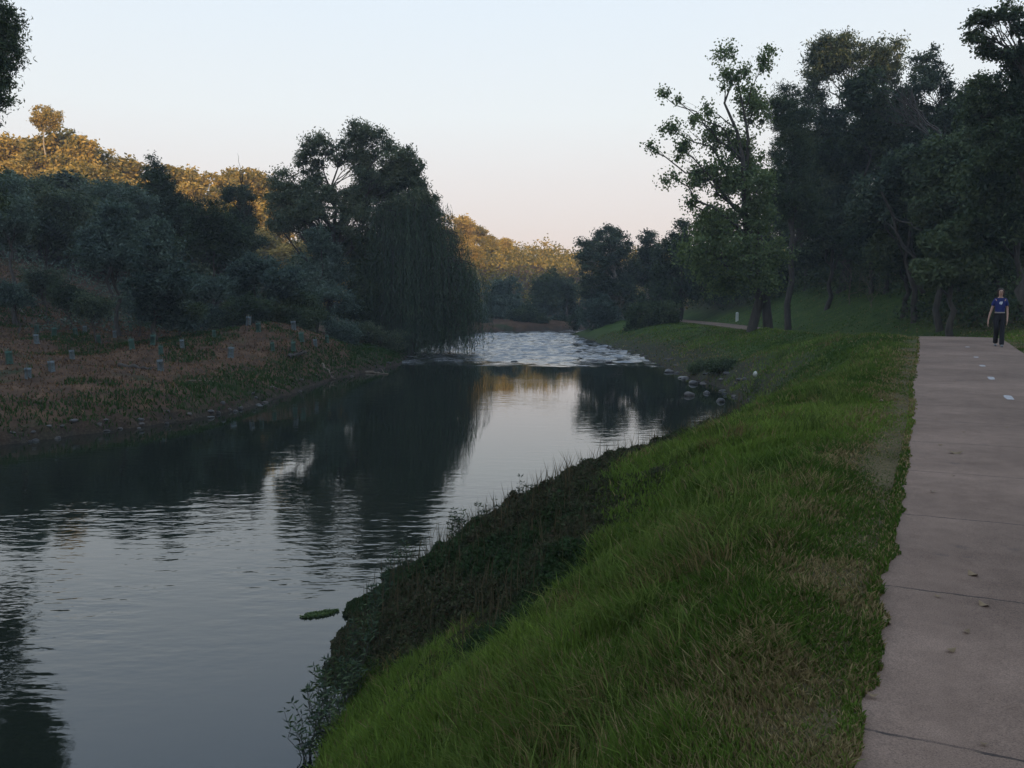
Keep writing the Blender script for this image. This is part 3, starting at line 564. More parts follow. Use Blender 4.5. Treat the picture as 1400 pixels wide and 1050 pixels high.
# --- left side: big gum and willow
px_tree('gum_tree', 61, 450, [(490, 178, 20, 14), (475, 205, 22, 16), (435, 195, 22, 16), (415, 218, 16, 14), (520, 190, 18, 12), (540, 215, 20, 16), (500, 228, 22, 16), (425, 245, 22, 12), (385, 248, 22, 14), (380, 270, 24, 16), (555, 255, 14, 12), (520, 262, 26, 18), (430, 290, 34, 18), (480, 300, 34, 20), (458, 222, 12, 9), (438, 262, 22, 12), (472, 268, 24, 12), (400, 290, 26, 20), (375, 300, 18, 20), (505, 245, 22, 14), (535, 240, 22, 18), (490, 270, 26, 14), (535, 290, 30, 24), (450, 320, 40, 22), (410, 270, 22, 14), (400, 310, 20, 14), (470, 340, 44, 22)],
        'tallest gum on the left bank with clumped crown and sky showing through, beside the willow', 'tree', M['gum'], M['bark'], 61, leaves=50000, leaf=(.22, .08), sub=.66, gap=.2, tr=.22)
px_tree('gum_tree', 60, 560, [(557, 210, 14, 10), (570, 228, 10, 10), (548, 235, 20, 12), (570, 250, 10, 10), (560, 275, 22, 14), (583, 266, 13, 12), (596, 284, 11, 13), (572, 290, 20, 16)],
        'slim drooping gum crown poking out just above the willow', 'tree', M['gum'], M['bark'], 62, leaves=9000, leaf=(.26, .08), sub=.55, gap=.3, tr=.18, droop=.6)
def make_willow(Y, bpx):
    r = np.random.default_rng(77); bx = PX(bpx, Y); bz = float(H(bx, Y)); root = empty('weeping_willow', (bx, Y, bz), 'large weeping willow trailing curtains of strands down to the left waterline', 'tree')
    prof = [(474, 345), (486, 310), (500, 284), (520, 258), (545, 246), (570, 240), (592, 250), (610, 268), (625, 296), (640, 326), (654, 356), (668, 388)]
    part = [tube(wiggle((0, 0, -.4), (.3, .1, 5.5), 9, .012, r), np.linspace(.5, .34, 9), 9)]; LV = []; arcs = []
    k = Y / FPX
    for i in range(92):
        th = r.uniform(0, 2 * np.pi); px_ = np.interp((math.cos(th) * r.uniform(.35, 1) + 1) / 2, [0, 1], [474, 668]); topz = PZ(np.interp(px_, [p[0] for p in prof], [p[1] for p in prof]), Y) - bz
        X = PX(px_, Y) - bx; spread = math.sqrt(max(0.05, 1 - ((px_ - 571) / 99) ** 2)); Yd = math.sin(th) * 6.2 * spread * r.uniform(.3, 1)
        zt = topz - r.uniform(0, 2.0) * (i % 3 > 0) - abs(Yd) * .25; a = np.array([.25, .1, r.uniform(3.0, 5.6)])
        t = np.linspace(0, 1, 9)[:, None]; mid = np.array([X * .45, Yd * .45, zt + .6]); P = (1 - t) ** 2 * a + 2 * t * (1 - t) * mid + t * t * np.array([X, Yd, zt - .6])
        P[1:-1] += r.normal(0, .12, (7, 3)); part.append(tube(P, np.linspace(.14, .025, 9), 5)); arcs.append(P)
    strands = 2900; LC = []; LD = []
    for i in range(strands):
        P = arcs[r.integers(len(arcs))]; f = r.uniform(.35, 1) * 8; j = int(min(f, 7)); s0 = P[j] + (P[j + 1] - P[j]) * (f - j) + r.normal(0, .45, 3) * [1, 1, .3]
        out = np.array([s0[0], s0[1], 0]); out /= np.linalg.norm(out) + .01; gl = float(H(bx + s0[0], Y + s0[1])) - bz; gl = max(gl, ZW - bz)
        L = min(s0[2] - gl - r.uniform(.05, 1.6) ** 1.3, r.choice([2.5, 4, 7, 12, 12], p=[.1, .15, .2, .25, .3]))
        if L < .8: continue
        m = int(L / .17); tt = np.linspace(0, 1, m); sway = r.normal(0, .25, 2)
        q = np.stack([s0[0] + out[0] * .5 * (1 - np.exp(-tt * 4)) + sway[0] * tt * .6, s0[1] + out[1] * .5 * (1 - np.exp(-tt * 4)) + sway[1] * tt * .6, s0[2] + .25 * np.sin(np.minimum(tt * 6, 3.14)) * .5 - L * tt], 1)
        q[:, :2] += r.normal(0, .05, (m, 2)); LC.append(q); LD.append(np.tile([0, 0, -1.0], (m, 1)))
        if i % 3 == 0: part.append(tube(q[::6] if m > 12 else q[::3], .008, 3)) if m > 6 else None
    LC = np.concatenate(LC); LD = np.concatenate(LD); print('willow leaves', len(LC))
    V, F = leaf_quads(LC, .26, .05, 0, LD, r); obj('crown', mesh_arr('crown', V, F), M['willow'], root)
    V, F = join([p for p in part if p]); obj('trunk', mesh_arr('trunk', V, F, smooth=True), M['bark'], root)
make_willow(63, 560)

# left bank middle ground
px_tree('edge_tree', 31, -55, [(8, 30, 26, 26), (-5, 70, 28, 26), (12, 78, 16, 22), (-10, 125, 26, 20), (-40, 40, 40, 50), (-60, 120, 50, 40), (-8, 165, 12, 12), (-50, 0, 50, 30), (-70, 190, 50, 30), (-30, 230, 30, 20), (-20, 280, 26, 20)],
        'dark drooping tree entering at the top left corner of the picture', 'tree', M['dark'], M['bark'], 71, leaves=24000, leaf=(.17, .05), sub=.5, gap=.3, tr=.25, droop=.5)
mid = [  # Y, base px, blobs, material, label
 (44, 212, [(215, 345, 30, 26), (235, 385, 34, 24), (195, 390, 30, 22), (222, 425, 40, 20), (250, 440, 26, 16), (215, 310, 16, 16)], 'wattle', 'slender wattle nearest the water on the left bank, standing alone in front of the thicket'),
 (47, 162, [(150, 320, 40, 26), (120, 345, 34, 22), (175, 350, 30, 22), (155, 290, 26, 20)], 'wattle', 'wattle with bare trunk low on the left bank among the tree guards'),
 (56, 60, [(60, 270, 40, 30), (100, 290, 40, 30), (30, 300, 34, 26), (70, 320, 50, 24), (110, 330, 40, 24)], 'gum', 'dark rounded tree above the bare dirt slope at far left'),
 (60, 150, [(150, 262, 36, 22), (185, 280, 36, 24), (130, 300, 36, 24), (170, 320, 50, 26)], 'wattle', 'broad grey green tree in the middle of the left thicket'),
 (62, 225, [(210, 225, 14, 16), (208, 250, 22, 18), (235, 275, 30, 22), (215, 300, 40, 26), (250, 310, 34, 26)], 'dark', 'dark pointed tree standing up against the sunlit ridge'),
 (58, 290, [(285, 290, 30, 22), (310, 320, 34, 26), (270, 330, 36, 26), (320, 355, 34, 24)], 'dark', 'dark tree under the bare twiggy tree on the left bank'),
 (66, 330, [(325, 270, 20, 16), (335, 300, 22, 20), (330, 330, 30, 22)], 'gum', 'narrow tree left of the orange lit gap'),
 (54, 345, [(350, 370, 40, 22), (385, 385, 36, 22), (320, 395, 40, 22)], 'wattle', 'low wattle thicket tree below the orange lit gap'),
 (58, 435, [(440, 350, 30, 24), (460, 375, 34, 24), (425, 385, 34, 22), (450, 410, 40, 20), (435, 320, 18, 14)], 'wattle', 'grey green sapling in front of the tallest left gum'),
 (60, 500, [(500, 400, 30, 22), (485, 430, 30, 18), (515, 360, 20, 22), (500, 330, 22, 20)], 'dark', 'dark shrubby tree at the left foot of the willow'),
 (50, 20, [(10, 250, 26, 22), (20, 290, 30, 22), (-10, 280, 40, 30), (5, 320, 36, 20)], 'wattle', 'dark tree at the left picture edge behind the dirt slope'),
 (52, 265, [(260, 400, 36, 22), (290, 395, 30, 20), (275, 430, 40, 16)], 'wattle', 'low grey green bush right of the slender wattle'),
 (55, 395, [(395, 415, 36, 18), (370, 430, 30, 12), (420, 430, 30, 14)], 'dark', 'low dark bush on top of the brown mound'),
]
for i, (Y, b, bl, mt, lab) in enumerate(mid):
    px_tree('bushy_tree', Y, b, bl, lab, 'tree', M[mt], M['bark'], 80 + i, leaves=15000, leaf=(.2, .075), sub=.55, gap=.2, tr=.12, group='shaded trees on the left bank')
low = [(46, 25, 398), (50, 95, 402), (43, 130, 418), (48, 190, 412), (45, 245, 428), (50, 318, 436), (54, 465, 452), (50, 345, 420), (57, 520, 455), (42, 290, 500), (53, 425, 440), (52, 65, 385)]
for i, (Y, a, b) in enumerate(low):
    rb = np.random.default_rng(700 + i); w_ = rb.uniform(20, 32); k_ = .5 if i == 9 else 1.0
    px_tree('low_shrub', Y, a, [(a + rb.uniform(-1, 1) * w_, b + rb.uniform(-8, 12), w_ * .7 * k_, 15 * k_) for _ in range(int(5 * k_) + 1)], 'small dark shrub alone in front of the brown mound near the water' if i == 9 else 'low grey green shrub at the foot of the left thicket', 'shrub', M[['wattle', 'dark', 'gum'][i % 3]], M['bark'], 720 + i, leaves=5500, leaf=(.13, .055), sub=.42, gap=.1, tr=.05, group='low shrubs at the foot of the left thicket')
# far bank shaded trees in the gap
far_mid = [(112, 690, [(675, 400, 16, 20), (700, 395, 16, 18), (690, 420, 26, 18), (668, 430, 14, 16)], 'wattle', 'pale shaded tree on the far shore just right of the willow'),
           (118, 745, [(740, 395, 18, 20), (757, 380, 16, 16), (760, 410, 20, 22), (735, 425, 24, 16)], 'dark', 'dark shaded tree on the far shore in the middle of the river gap'),
           (108, 720, [(715, 430, 20, 12), (735, 438, 18, 10), (700, 440, 16, 10)], 'dark', 'low dark bush at the head of the rapids'),
           (110, 775, [(775, 400, 14, 22), (782, 430, 14, 16), (768, 440, 18, 12)], 'gum', 'dark tree closing the river gap on the right'),
           (104, 655, [(650, 425, 18, 16), (640, 400, 22, 22), (655, 440, 18, 10)], 'wattle', 'shaded tree half hidden behind the right edge of the willow')]
for i, (Y, b, bl, mt, lab) in enumerate(far_mid):
    px_tree('bushy_tree', Y, b, bl, lab, 'tree', M[mt], M['bark'], 110 + i, leaves=9000, leaf=(.3, .14), sub=.7, gap=.3, tr=.2, group='shaded trees at the head of the rapids')

# ridge trees: a few kinds built once, then copied tree by tree
def proto_tree(seed, hgt, kind, mat, bark):
    r = np.random.default_rng(seed); bl = []
    if kind == 'umb':
        for i in range(7):
            a = r.uniform(0, 6.28); d = r.uniform(.1, 1) * hgt * .26; z = hgt * (r.uniform(.62, .9) - d / hgt * .25); bl.append((math.cos(a) * d, math.sin(a) * d, z, hgt * r.uniform(.11, .17), hgt * r.uniform(.11, .17), hgt * r.uniform(.07, .1)))
        bl.append((0, 0, hgt * .9, hgt * .15, hgt * .15, hgt * .1))
    else:
        for i in range(8):
            a = r.uniform(0, 6.28); z = hgt * r.uniform(.22, .85); d = r.uniform(.05, .24) * hgt * (1.2 - z / hgt); bl.append((math.cos(a) * d, math.sin(a) * d, z, hgt * r.uniform(.13, .2), hgt * r.uniform(.13, .2), hgt * r.uniform(.1, .15)))
        bl.append((0, 0, hgt * .88, hgt * .12, hgt * .12, hgt * .12))
    return build_tree('ridge_tree', bl, (0, 0, 0), 'x', 'tree', mat, bark, seed, leaves=6500, leaf=(.42, .22), sub=hgt * .07, gap=.2, tr=hgt * .018, twigs=False)
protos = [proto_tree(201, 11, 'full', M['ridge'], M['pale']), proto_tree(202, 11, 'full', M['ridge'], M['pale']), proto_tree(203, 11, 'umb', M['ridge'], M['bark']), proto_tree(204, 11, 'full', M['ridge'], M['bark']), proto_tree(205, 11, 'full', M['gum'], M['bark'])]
used = [False] * len(protos)
def put(k, x, y, ztop, label, group, zmin=5.0):
    z = float(H(x, y)); h = max(zmin, ztop - z); s = h / 11.0
    if not used[k]: o = protos[k]; used[k] = True
    else: o = copy_tree(protos[k])
    w = s * random.uniform(1.1, 1.5) if h < 12 else s * 1.1
    o.location = (x, y, z - .15); o.rotation_euler = (0, 0, random.uniform(0, 6.28)); o.scale = (w, w, s); o['label'] = label; o['group'] = group; return o
ordn = ['first', 'second', 'third', 'fourth', 'fifth', 'sixth', 'seventh', 'eighth', 'ninth', 'tenth', 'eleventh', 'twelfth']
sky_line = [(-40, 150, 108), (25, 178, 106), (95, 168, 112), (124, 180, 108), (152, 196, 113), (180, 208, 114), (238, 222, 118), (262, 224, 122), (295, 230, 120), (322, 224, 126), (345, 226, 122), (372, 240, 124), (160, 225, 104), (120, 215, 102), (60, 205, 102), (270, 245, 112), (310, 250, 114), (345, 262, 112), (205, 240, 108)]
for i, (px_, py_, Y) in enumerate(sky_line):
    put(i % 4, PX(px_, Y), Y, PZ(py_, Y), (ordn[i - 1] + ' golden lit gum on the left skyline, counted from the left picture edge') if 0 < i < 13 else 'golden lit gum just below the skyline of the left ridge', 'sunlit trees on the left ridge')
far_line = [(612, 288, 150), (632, 292, 158), (648, 305, 166), (668, 318, 172), (688, 322, 180), (705, 334, 190), (720, 348, 205), (738, 350, 215), (755, 346, 225), (772, 345, 235), (788, 344, 240), (805, 350, 245), (640, 325, 150), (662, 340, 160), (680, 350, 168), (698, 355, 180), (715, 368, 190), (650, 360, 140), (672, 372, 150), (692, 378, 160), (732, 372, 185), (752, 368, 190), (770, 370, 200), (785, 372, 205), (745, 390, 170), (625, 340, 140), (830, 352, 250), (600, 300, 145), (580, 290, 148)]
for i, (px_, py_, Y) in enumerate(far_line):
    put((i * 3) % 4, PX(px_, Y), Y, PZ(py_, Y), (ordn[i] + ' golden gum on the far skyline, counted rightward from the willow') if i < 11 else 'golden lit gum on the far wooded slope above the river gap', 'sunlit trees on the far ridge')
# slope below the ridges
cnt = 0; r_ = np.random.default_rng(5)
for gxk in range(17):
    for gyk in range(5):
        px_ = -60 + gxk * 40 + r_.uniform(-14, 14); Y = 72 + gyk * 9 + r_.uniform(-3.5, 3.5); x_ = PX(px_, Y); 
        if bil(gsl, x_, Y) < 14 or px_ > 560: continue
        z_ = float(H(x_, Y)); sun_side = Y > 88  # farther trees take the leaf colour with sunlight in it, nearer ones plain gum
        top = z_ + r_.uniform(6, 9.5); lim = PZ(np.interp(px_, [-60, 100, 200, 340, 380, 400, 560], [240, 225, 240, 262, 330, 330, 260]), Y)
        if 335 < px_ < 402 and Y < 100: continue
        top = min(top, lim)
        if top - z_ < 3.5: continue
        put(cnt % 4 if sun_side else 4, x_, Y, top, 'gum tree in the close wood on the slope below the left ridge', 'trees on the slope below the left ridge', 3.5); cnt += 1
for k in range(len(protos)):
    if not used[k]: put(k, PX(400, 110), 110, 12, 'gum tree in the close wood on the slope below the left ridge', 'trees on the slope below the left ridge')
print('slope trees', cnt)
# pale sparse gum on the skyline
px_tree('pale_gum_tree', 104, 62, [(60, 152, 14, 9), (50, 160, 9, 7), (75, 158, 10, 8), (62, 172, 14, 7), (46, 168, 7, 5), (80, 170, 7, 5)],
        'sparse gum with pale bare trunk rising above the left skyline', 'tree', M['ridge'], M['pale'], 131, leaves=3200, leaf=(.25, .12), sub=.45, gap=.2, tr=.2)

# bare twiggy trees
def bare_tree(px_, Y, top_py, label, seed, mat, spread=.35):
    r = np.random.default_rng(seed); bx = PX(px_, Y); bz = float(H(bx, Y)); h = PZ(top_py, Y) - bz; parts = []
    def grow(p, d, L, rad, lev):
        q = p + d * L; P = wiggle(p, q, 5, .04, r); parts.append(tube(P, np.linspace(rad, rad * .6, 5), 4))
        if lev == 0: return
        for i in range(3 if lev > 1 else 4):
            nd = d + r.normal(0, spread, 3); nd[2] = abs(nd[2]) + .15; nd /= np.linalg.norm(nd); grow(P[r.integers(2, 5)], nd, L * r.uniform(.55, .8), rad * .55, lev - 1)
    grow(np.array([0, 0, -.2]), np.array([.03, 0, 1.0]), h * .4, h * .014, 4)
    root = empty('bare_tree', (bx, Y, bz), label, 'tree'); V, F = join(parts); V[:, 2] *= h / V[:, 2].max(); obj('trunk', mesh_arr('trunk', V, F, smooth=True), mat, root)
bare_tree(300, 64, 205, 'bare twiggy tree sticking up in front of the sunlit left ridge', 141, M['bark'])
bare_tree(1160, 60, 350, 'dry leafless bush at the head of the bright grassy slope', 142, M['dry'], .6)
bare_tree(1190, 56, 365, 'dry leafless bush right of the bright grassy slope', 143, M['dry'], .6)
bare_tree(1310, 50, 60, 'thin bare tree with fine twigs showing against the sky between the right hand trees', 144, M['bark'], .3)
bare_tree(62, 60, 350, 'dead bush on the dirt slope at far left', 145, M['dry'], .7)
# leaning dead limb on the right hillside
def limb(px0, py0, px1, py1, Y, rad, name, label, mat, seed):
    r = np.random.default_rng(seed); a = np.array([PX(px0, Y, PZ(py0, Y)), Y, PZ(py0, Y)]); b = np.array([PX(px1, Y - 1, PZ(py1, Y - 1)), Y - 1, PZ(py1, Y - 1)])
    P = wiggle(a, b, 9, .02, r); parts = [tube(P, np.linspace(rad, rad * .4, 9), 7)]
    for j in (3, 5, 6): parts.append(tube(wiggle(P[j], P[j] + r.normal(0, .9, 3), 5, .04, r), np.linspace(rad * .35, rad * .1, 5), 4))
    V, F = join(parts); tag(obj(name, mesh_arr(name, V, F, smooth=True), mat), label, 'tree')
limb(1262, 400, 1205, 262, 46, .14, 'dead_tree', 'leaning dead trunk crossing the dark right hillside', M['bark'], 3)

# undergrowth masses on both slopes so no bare hillside shows between trunks
def undergrowth(name, n, xs, ys, cond, hmax, mat, label, L=.2, Wd=.1, thr=.40):
    x = rng.uniform(*xs, n); y = rng.uniform(*ys, n); m = cond(x, y) & (fbm(x * .5, y * .5, 151) > thr); x, y = x[m], y[m]
    z = H(x, y) + hmax * (fbm(x * .45, y * .45, 152)) ** 1.3 * rng.uniform(0, 1, len(x)) ** .7
    V, F = leaf_quads(np.stack([x, y, z], 1), L, Wd, .2); o = obj(name, mesh_arr(name, V, F), mat); tag(o, label, 'undergrowth', kind='stuff')
undergrowth('undergrowth', 330000, (14, 75), (26, 112), lambda x, y: (x - fi(PL, y) > np.where((y > 50) & (y < 74), 7.6, 5.2)) & (np.abs(x) < .68 * y), 4.6, M['dark'], 'dark scrub filling the right hillside under the trees', .22, .12, .32)
undergrowth('thicket', 190000, (-75, 8), (48, 135), lambda x, y: (bil(gsl, x, y) > np.where(y > 75, 3.0, 11.5)) & (np.abs(x) < .68 * y) & ~((x > PX(-40, 60)) & (x < -28) & (y < 62)), 2.8, M['wattle'], 'shaded scrub filling the left bank under the trees')

undergrowth('far_wood', 260000, (-110, 75), (122, 262), lambda x, y: (np.abs(x) < .68 * y) & (bil(gsl, x, y) > 6), 6.5, M['ridge'], 'golden wooded slope far behind the river gap', .5, .32)  # leaf colour here also carries the golden sunlight
# ------------------------------------------------------------ rocks, wood, guards, posts, small plants
def rock_mesh(seed):
    r = np.random.default_rng(seed); bm = bmesh.new(); bmesh.ops.create_icosphere(bm, subdivisions=3, radius=1)
    ax_ = r.normal(0, 1, (9, 3)); ax_ /= np.linalg.norm(ax_, axis=1, keepdims=True); dd = r.uniform(.62, .95, 9)
    for v in bm.verts:
        p = np.array(v.co); 
        for a, d in zip(ax_, dd):
            e = p @ a - d
            if e > 0: p = p - a * e * .85
        p = p * (1 + .06 * (vn(p[0] * 3 + 5, p[1] * 3 + p[2] * 2, seed) - .5)); v.co = p
    me = bpy.data.meshes.new('rock'); bm.to_mesh(me); bm.free()
    for p in me.polygons: p.use_smooth = True
    return me
rmesh = [rock_mesh(i) for i in range(5)]; rmesh_w = [m.copy() for m in rmesh]
for m in rmesh: m.materials.append(M['rock'])
for m in rmesh_w: m.materials.append(M['wetrock'])
def rock(px_, Y, w, h, label, group, wet=False, z=None, i=0, x=None):
    x = PX(px_, Y, ZW) if x is None else x; z = max(float(H(x, Y)), ZW - .02) if z is None else z
    o = bpy.data.objects.new('rock', (rmesh_w if wet else rmesh)[i % 5]); C.objects.link(o); o.location = (x, Y, z + h * .25); o.scale = (w, w * random.uniform(.6, .9), h); o.rotation_euler = (0, 0, random.uniform(0, 6.28))
    return tag(o, label, 'rock', group)
for i, (px_, py_, w, h, lab) in enumerate([(948, 525, .32, .16, 'wide pale stone at the edge of the small cove on the right'), (942, 541, .26, .17, 'pale round stone standing in the dark water of the cove'), (966, 538, .2, .12, 'small stone touching the bank beside the round cove stone'), (935, 517, .36, .10, 'flat grey stone furthest out from the cove bank'), (828, 477, .35, .2, 'white stone on the right shore next to the rapids'), (915, 509, .3, .12, 'low stone between the cove and the rapids'), (985, 549, .25, .14, 'small brown stone on the cove bank in the weeds')]):
    rock(px_, (CAMZ - ZW) / math.tan(R(PITCH) + math.atan((py_ - 525) / FPX)), w, h, lab, 'stones along the right shore', i != 1, i=i)
r_ = np.random.default_rng(9)
for i in range(30):                     # stones breaking the rapids
    Y = r_.uniform(54, 90); x_ = r_.uniform(float(fi(XL, Y)) + .5, float(fi(XR, Y)) - .2) if i % 4 else float(fi(XR, Y)) - r_.uniform(0, 3)
    rock(0, Y, r_.uniform(.12, .38), r_.uniform(.06, .13), 'dark wet stone breaking the surface of the pale rapids', 'stones in the rapids', True, ZW, i, x_)
for i in range(60):                     # stones along the left waterline
    Y = r_.uniform(21, 34) if i < 44 else r_.uniform(34, 55); x_ = float(fi(XL, Y)) - r_.uniform(-.35, .5)
    rock(0, Y, r_.uniform(.05, .16), r_.uniform(.03, .09), 'small stone in the row of rubble along the left waterline', 'rubble along the left waterline', i % 4 > 0, None, i, x_)
for i in range(40):                     # right shore shingle
    Y = r_.uniform(33, 75); x_ = float(fi(XR, Y)) + r_.uniform(-.6, .8)
    rock(0, Y, r_.uniform(.07, .25), r_.uniform(.04, .12), 'small stone in the shingle along the far right waterline', 'shingle along the right waterline', i % 2 == 0, None, i, x_)

def log(px0, Y0, px1, Y1, rad, label, seed, z0=None, mat='dry', lift=.0):
    r = np.random.default_rng(seed); x0, x1 = PX(px0, Y0, -2), PX(px1, Y1, -2); z = lambda x, y: max(float(H(x, y)), ZW) + rad * .6
    P = np.array([[x0 + (x1 - x0) * t, Y0 + (Y1 - Y0) * t, z(x0 + (x1 - x0) * t, Y0 + (Y1 - Y0) * t) + lift * t] for t in np.linspace(0, 1, 8)]); P += r.normal(0, rad * .3, P.shape)
    parts = [tube(P, np.linspace(rad, rad * .5, 8) * r.uniform(.85, 1.15, 8), 8)]
    for j in (2, 4, 6): parts.append(tube(wiggle(P[j], P[j] + r.normal(0, 1, 3) * [.25, .25, .12] + [0, 0, .12], 4, .05, r), np.linspace(rad * .4, rad * .15, 4), 5))
    V, F = join(parts); tag(obj('log', mesh_arr('log', V, F, smooth=True), M[mat]), label, 'log')
log(8, 54, 62, 51, .16, 'grey fallen branch lying on top of the dirt slope at far left', 1, lift=-.3)
log(395, 42, 418, 44, .12, 'short dark log on the edge of the brown mound', 2, mat='bark')
log(440, 44, 458, 43, .07, 'pale driftwood pole lying on the mound beside the water', 3)
log(165, 36, 210, 35, .1, 'dark half buried log among the dry grass of the left bank', 4, mat='bark')
log(500, 47, 530, 46, .07, 'pale driftwood piece at the left waterline short of the willow', 5)
log(255, 33, 300, 34, .03, 'thin pale stick lying across the left bank grass', 6)

# tree guards round seedlings
def guard_mat(name, c):
    m, n, out = new_mat(name); d = n.nodes.new('ShaderNodeBsdfDiffuse'); t = n.nodes.new('ShaderNodeBsdfTranslucent'); ms = n.nodes.new('ShaderNodeMixShader')
    f = noise(n, 9, 3, .6, geo_pos(n)); cc = ramp(n, [(0.3, tuple(v * .7 for v in c)), (0.7, c)], f)
    n.links.new(cc, d.inputs[0]); n.links.new(cc, t.inputs[0]); ms.inputs[0].default_value = .4; n.links.new(d.outputs[0], ms.inputs[1]); n.links.new(t.outputs[0], ms.inputs[2]); n.links.new(ms.outputs[0], out.inputs[0]); return m
MG = {'white': guard_mat('white_plastic', (.27, .33, .35)), 'green': guard_mat('green_plastic', (.12, .23, .185)), 'stake': M['dry']}
def make_guard(kind, seed):
    r = np.random.default_rng(seed); root = empty('tree_guard', (0, 0, 0), 'x', 'tree guard')
    K = 3; h = .55; rr = .17; v = []; 
    c = [(math.cos(t) * rr, math.sin(t) * rr) for t in (R(90), R(210), R(330))]; ring = []
    for a in range(3):                   # sleeve: rounded triangle, open at the top, slightly bowed
        for t in np.linspace(0, 1, 6)[:-1]:
            p = np.array(c[a]) * (1 - t) + np.array(c[(a + 1) % 3]) * t; p = p * (1 - .10 * math.sin(math.pi * t)); ring.append(p)
    n = len(ring); V = []; 
    for zz, sc_ in ((.03, 1.06), (.2, .98), (.4, 1.0), (h, 1.05)):
        for p in ring: V.append((p[0] * sc_, p[1] * sc_, zz + (r.normal(0, .008) if zz == h else 0)))
    for zz, sc_ in ((h, 1.02), (.03, 1.03)):
        for p in ring: V.append((p[0] * sc_, p[1] * sc_, zz))
    F = []
    for l in range(5):
        for i in range(n): F.append((l * n + i, l * n + (i + 1) % n, (l + 1) * n + (i + 1) % n, (l + 1) * n + i))
    obj('sleeve', mesh_arr('sleeve', V, F), MG[kind], root)
    for (a, b) in c: 
        V, F = tube([(a * .9, b * .9, -.15), (a * .9, b * .9, .35), (a * .9 + r.normal(0, .01), b * .9, .66)], .014, 5); obj('stake', mesh_arr('stake', V, F), M['dry'], root)
    q = r.normal(0, .055, (90, 3)) + [0, 0, .42]; q[:, 2] = r.uniform(.1, .7, 90); V, F = leaf_quads(q, .09, .035, .5, r=r); obj('seedling', mesh_arr('seedling', V, F), M['wattle'], root)
    return root
gp = [make_guard('white', 1), make_guard('green', 2)]; gu = [False, False]
guards = [(37, 518, 0, 'pale tree guard nearest the left picture edge'), (70, 509, 0, 'pale tree guard second from the left in the front row'), (99, 491, 0, 'tall pale tree guard standing alone, third from the left in the front row'),
 (50, 472, 0, 'pale tree guard in the back rows at far left, lower of the two in line'), (51, 456, 1, 'greenish tree guard in the rearmost row at far left'), (74, 461, 1, 'bright green tree guard near the left end of the back row'), (104, 459, 1, 'green tree guard right of the bright green one in the back row'), (117, 455, 0, 'grey white guard close to the green one in the back row'),
 (158, 463, 0, 'pale guard beside the bare wattle trunk'), (180, 453, 1, 'short green guard right of the bare wattle trunk'), (180, 478, 1, 'very low green guard in the brown patch mid bank'), (210, 472, 1, 'thin green guard behind the slender wattle'), (220, 508, 0, 'guard at the foot of the slender wattle nearest the water'), (219, 487, 1, 'green guard just above the one at the slender wattle foot'),
 (250, 476, 0, 'pale guard right of the slender wattle'), (315, 491, 0, 'pale guard alone on the slope left of the brown mound'), (355, 455, 1, 'green guard left of the mound top'), (372, 481, 1, 'green guard low on the left flank of the mound'), (400, 482, 1, 'green guard on the front of the mound'), (403, 452, 0, 'tall pale guard on the crest of the mound'), (413, 470, 1, 'green guard in the middle of the mound'), (432, 476, 0, 'pale guard on the right flank of the mound'), (447, 470, 1, 'green guard at the right end of the mound'),
 (293, 462, 1, 'green guard in the shade under the dark left thicket'), (340, 446, 0, 'pale guard under the wattle thicket behind the mound'), (12, 500, 1, 'green guard sunk in the grass patch at the left picture edge'), (135, 470, 1, 'green guard between the two pale ones mid bank')]
for (px_, py_, k, lab) in guards:       # find the ground point under that foot by walking out along the line of sight
    Y = 24.0
    while Y < 75 and PZ(py_, Y) > float(H(PX(px_, Y, -1), Y)): Y += .25
    if Y >= 75: Y = 58
    if gu[k]: o = copy_tree(gp[k])
    else: o = gp[k]; gu[k] = True
    x_ = PX(px_, Y, -1); o.location = (x_, Y, float(H(x_, Y)) - .03); o.rotation_euler = (random.uniform(-.08, .08), random.uniform(-.08, .08), random.uniform(0, 2)); s_ = random.uniform(.7, 1.0); o.scale = (s_, s_, s_)
    o['label'] = lab; o['group'] = 'tree guards on the left bank'

# white marker post by the far path
px_, Y = 1008, 75; x_ = PX(px_, Y); z_ = float(H(x_, Y)); print('post', x_, z_)
root = empty('marker_post', (x_, Y, z_), 'short white post beyond the far stretch of path, left of the twin trunks', 'post')
mw = flat_mat('white_post_paint', (.55, .55, .52), (.75, .75, .72), 12, .6, .2)
bm = bmesh.new(); bmesh.ops.create_cube(bm, size=1)
for v in bm.verts: v.co = (v.co.x * .24, v.co.y * .16, (v.co.z + .5) * .8 - .1)
bmesh.ops.bevel(bm, geom=bm.edges[:], offset=.03, segments=2, affect='EDGES'); me = bpy.data.meshes.new('post'); bm.to_mesh(me); bm.free(); obj('post', me, mw, root)
bm = bmesh.new(); bmesh.ops.create_cone(bm, cap_ends=True, segments=12, radius1=.16, radius2=.03, depth=.1)
for v in bm.verts: v.co.z += .755
me = bpy.data.meshes.new('cap'); bm.to_mesh(me); bm.free(); obj('cap', me, mw, root)

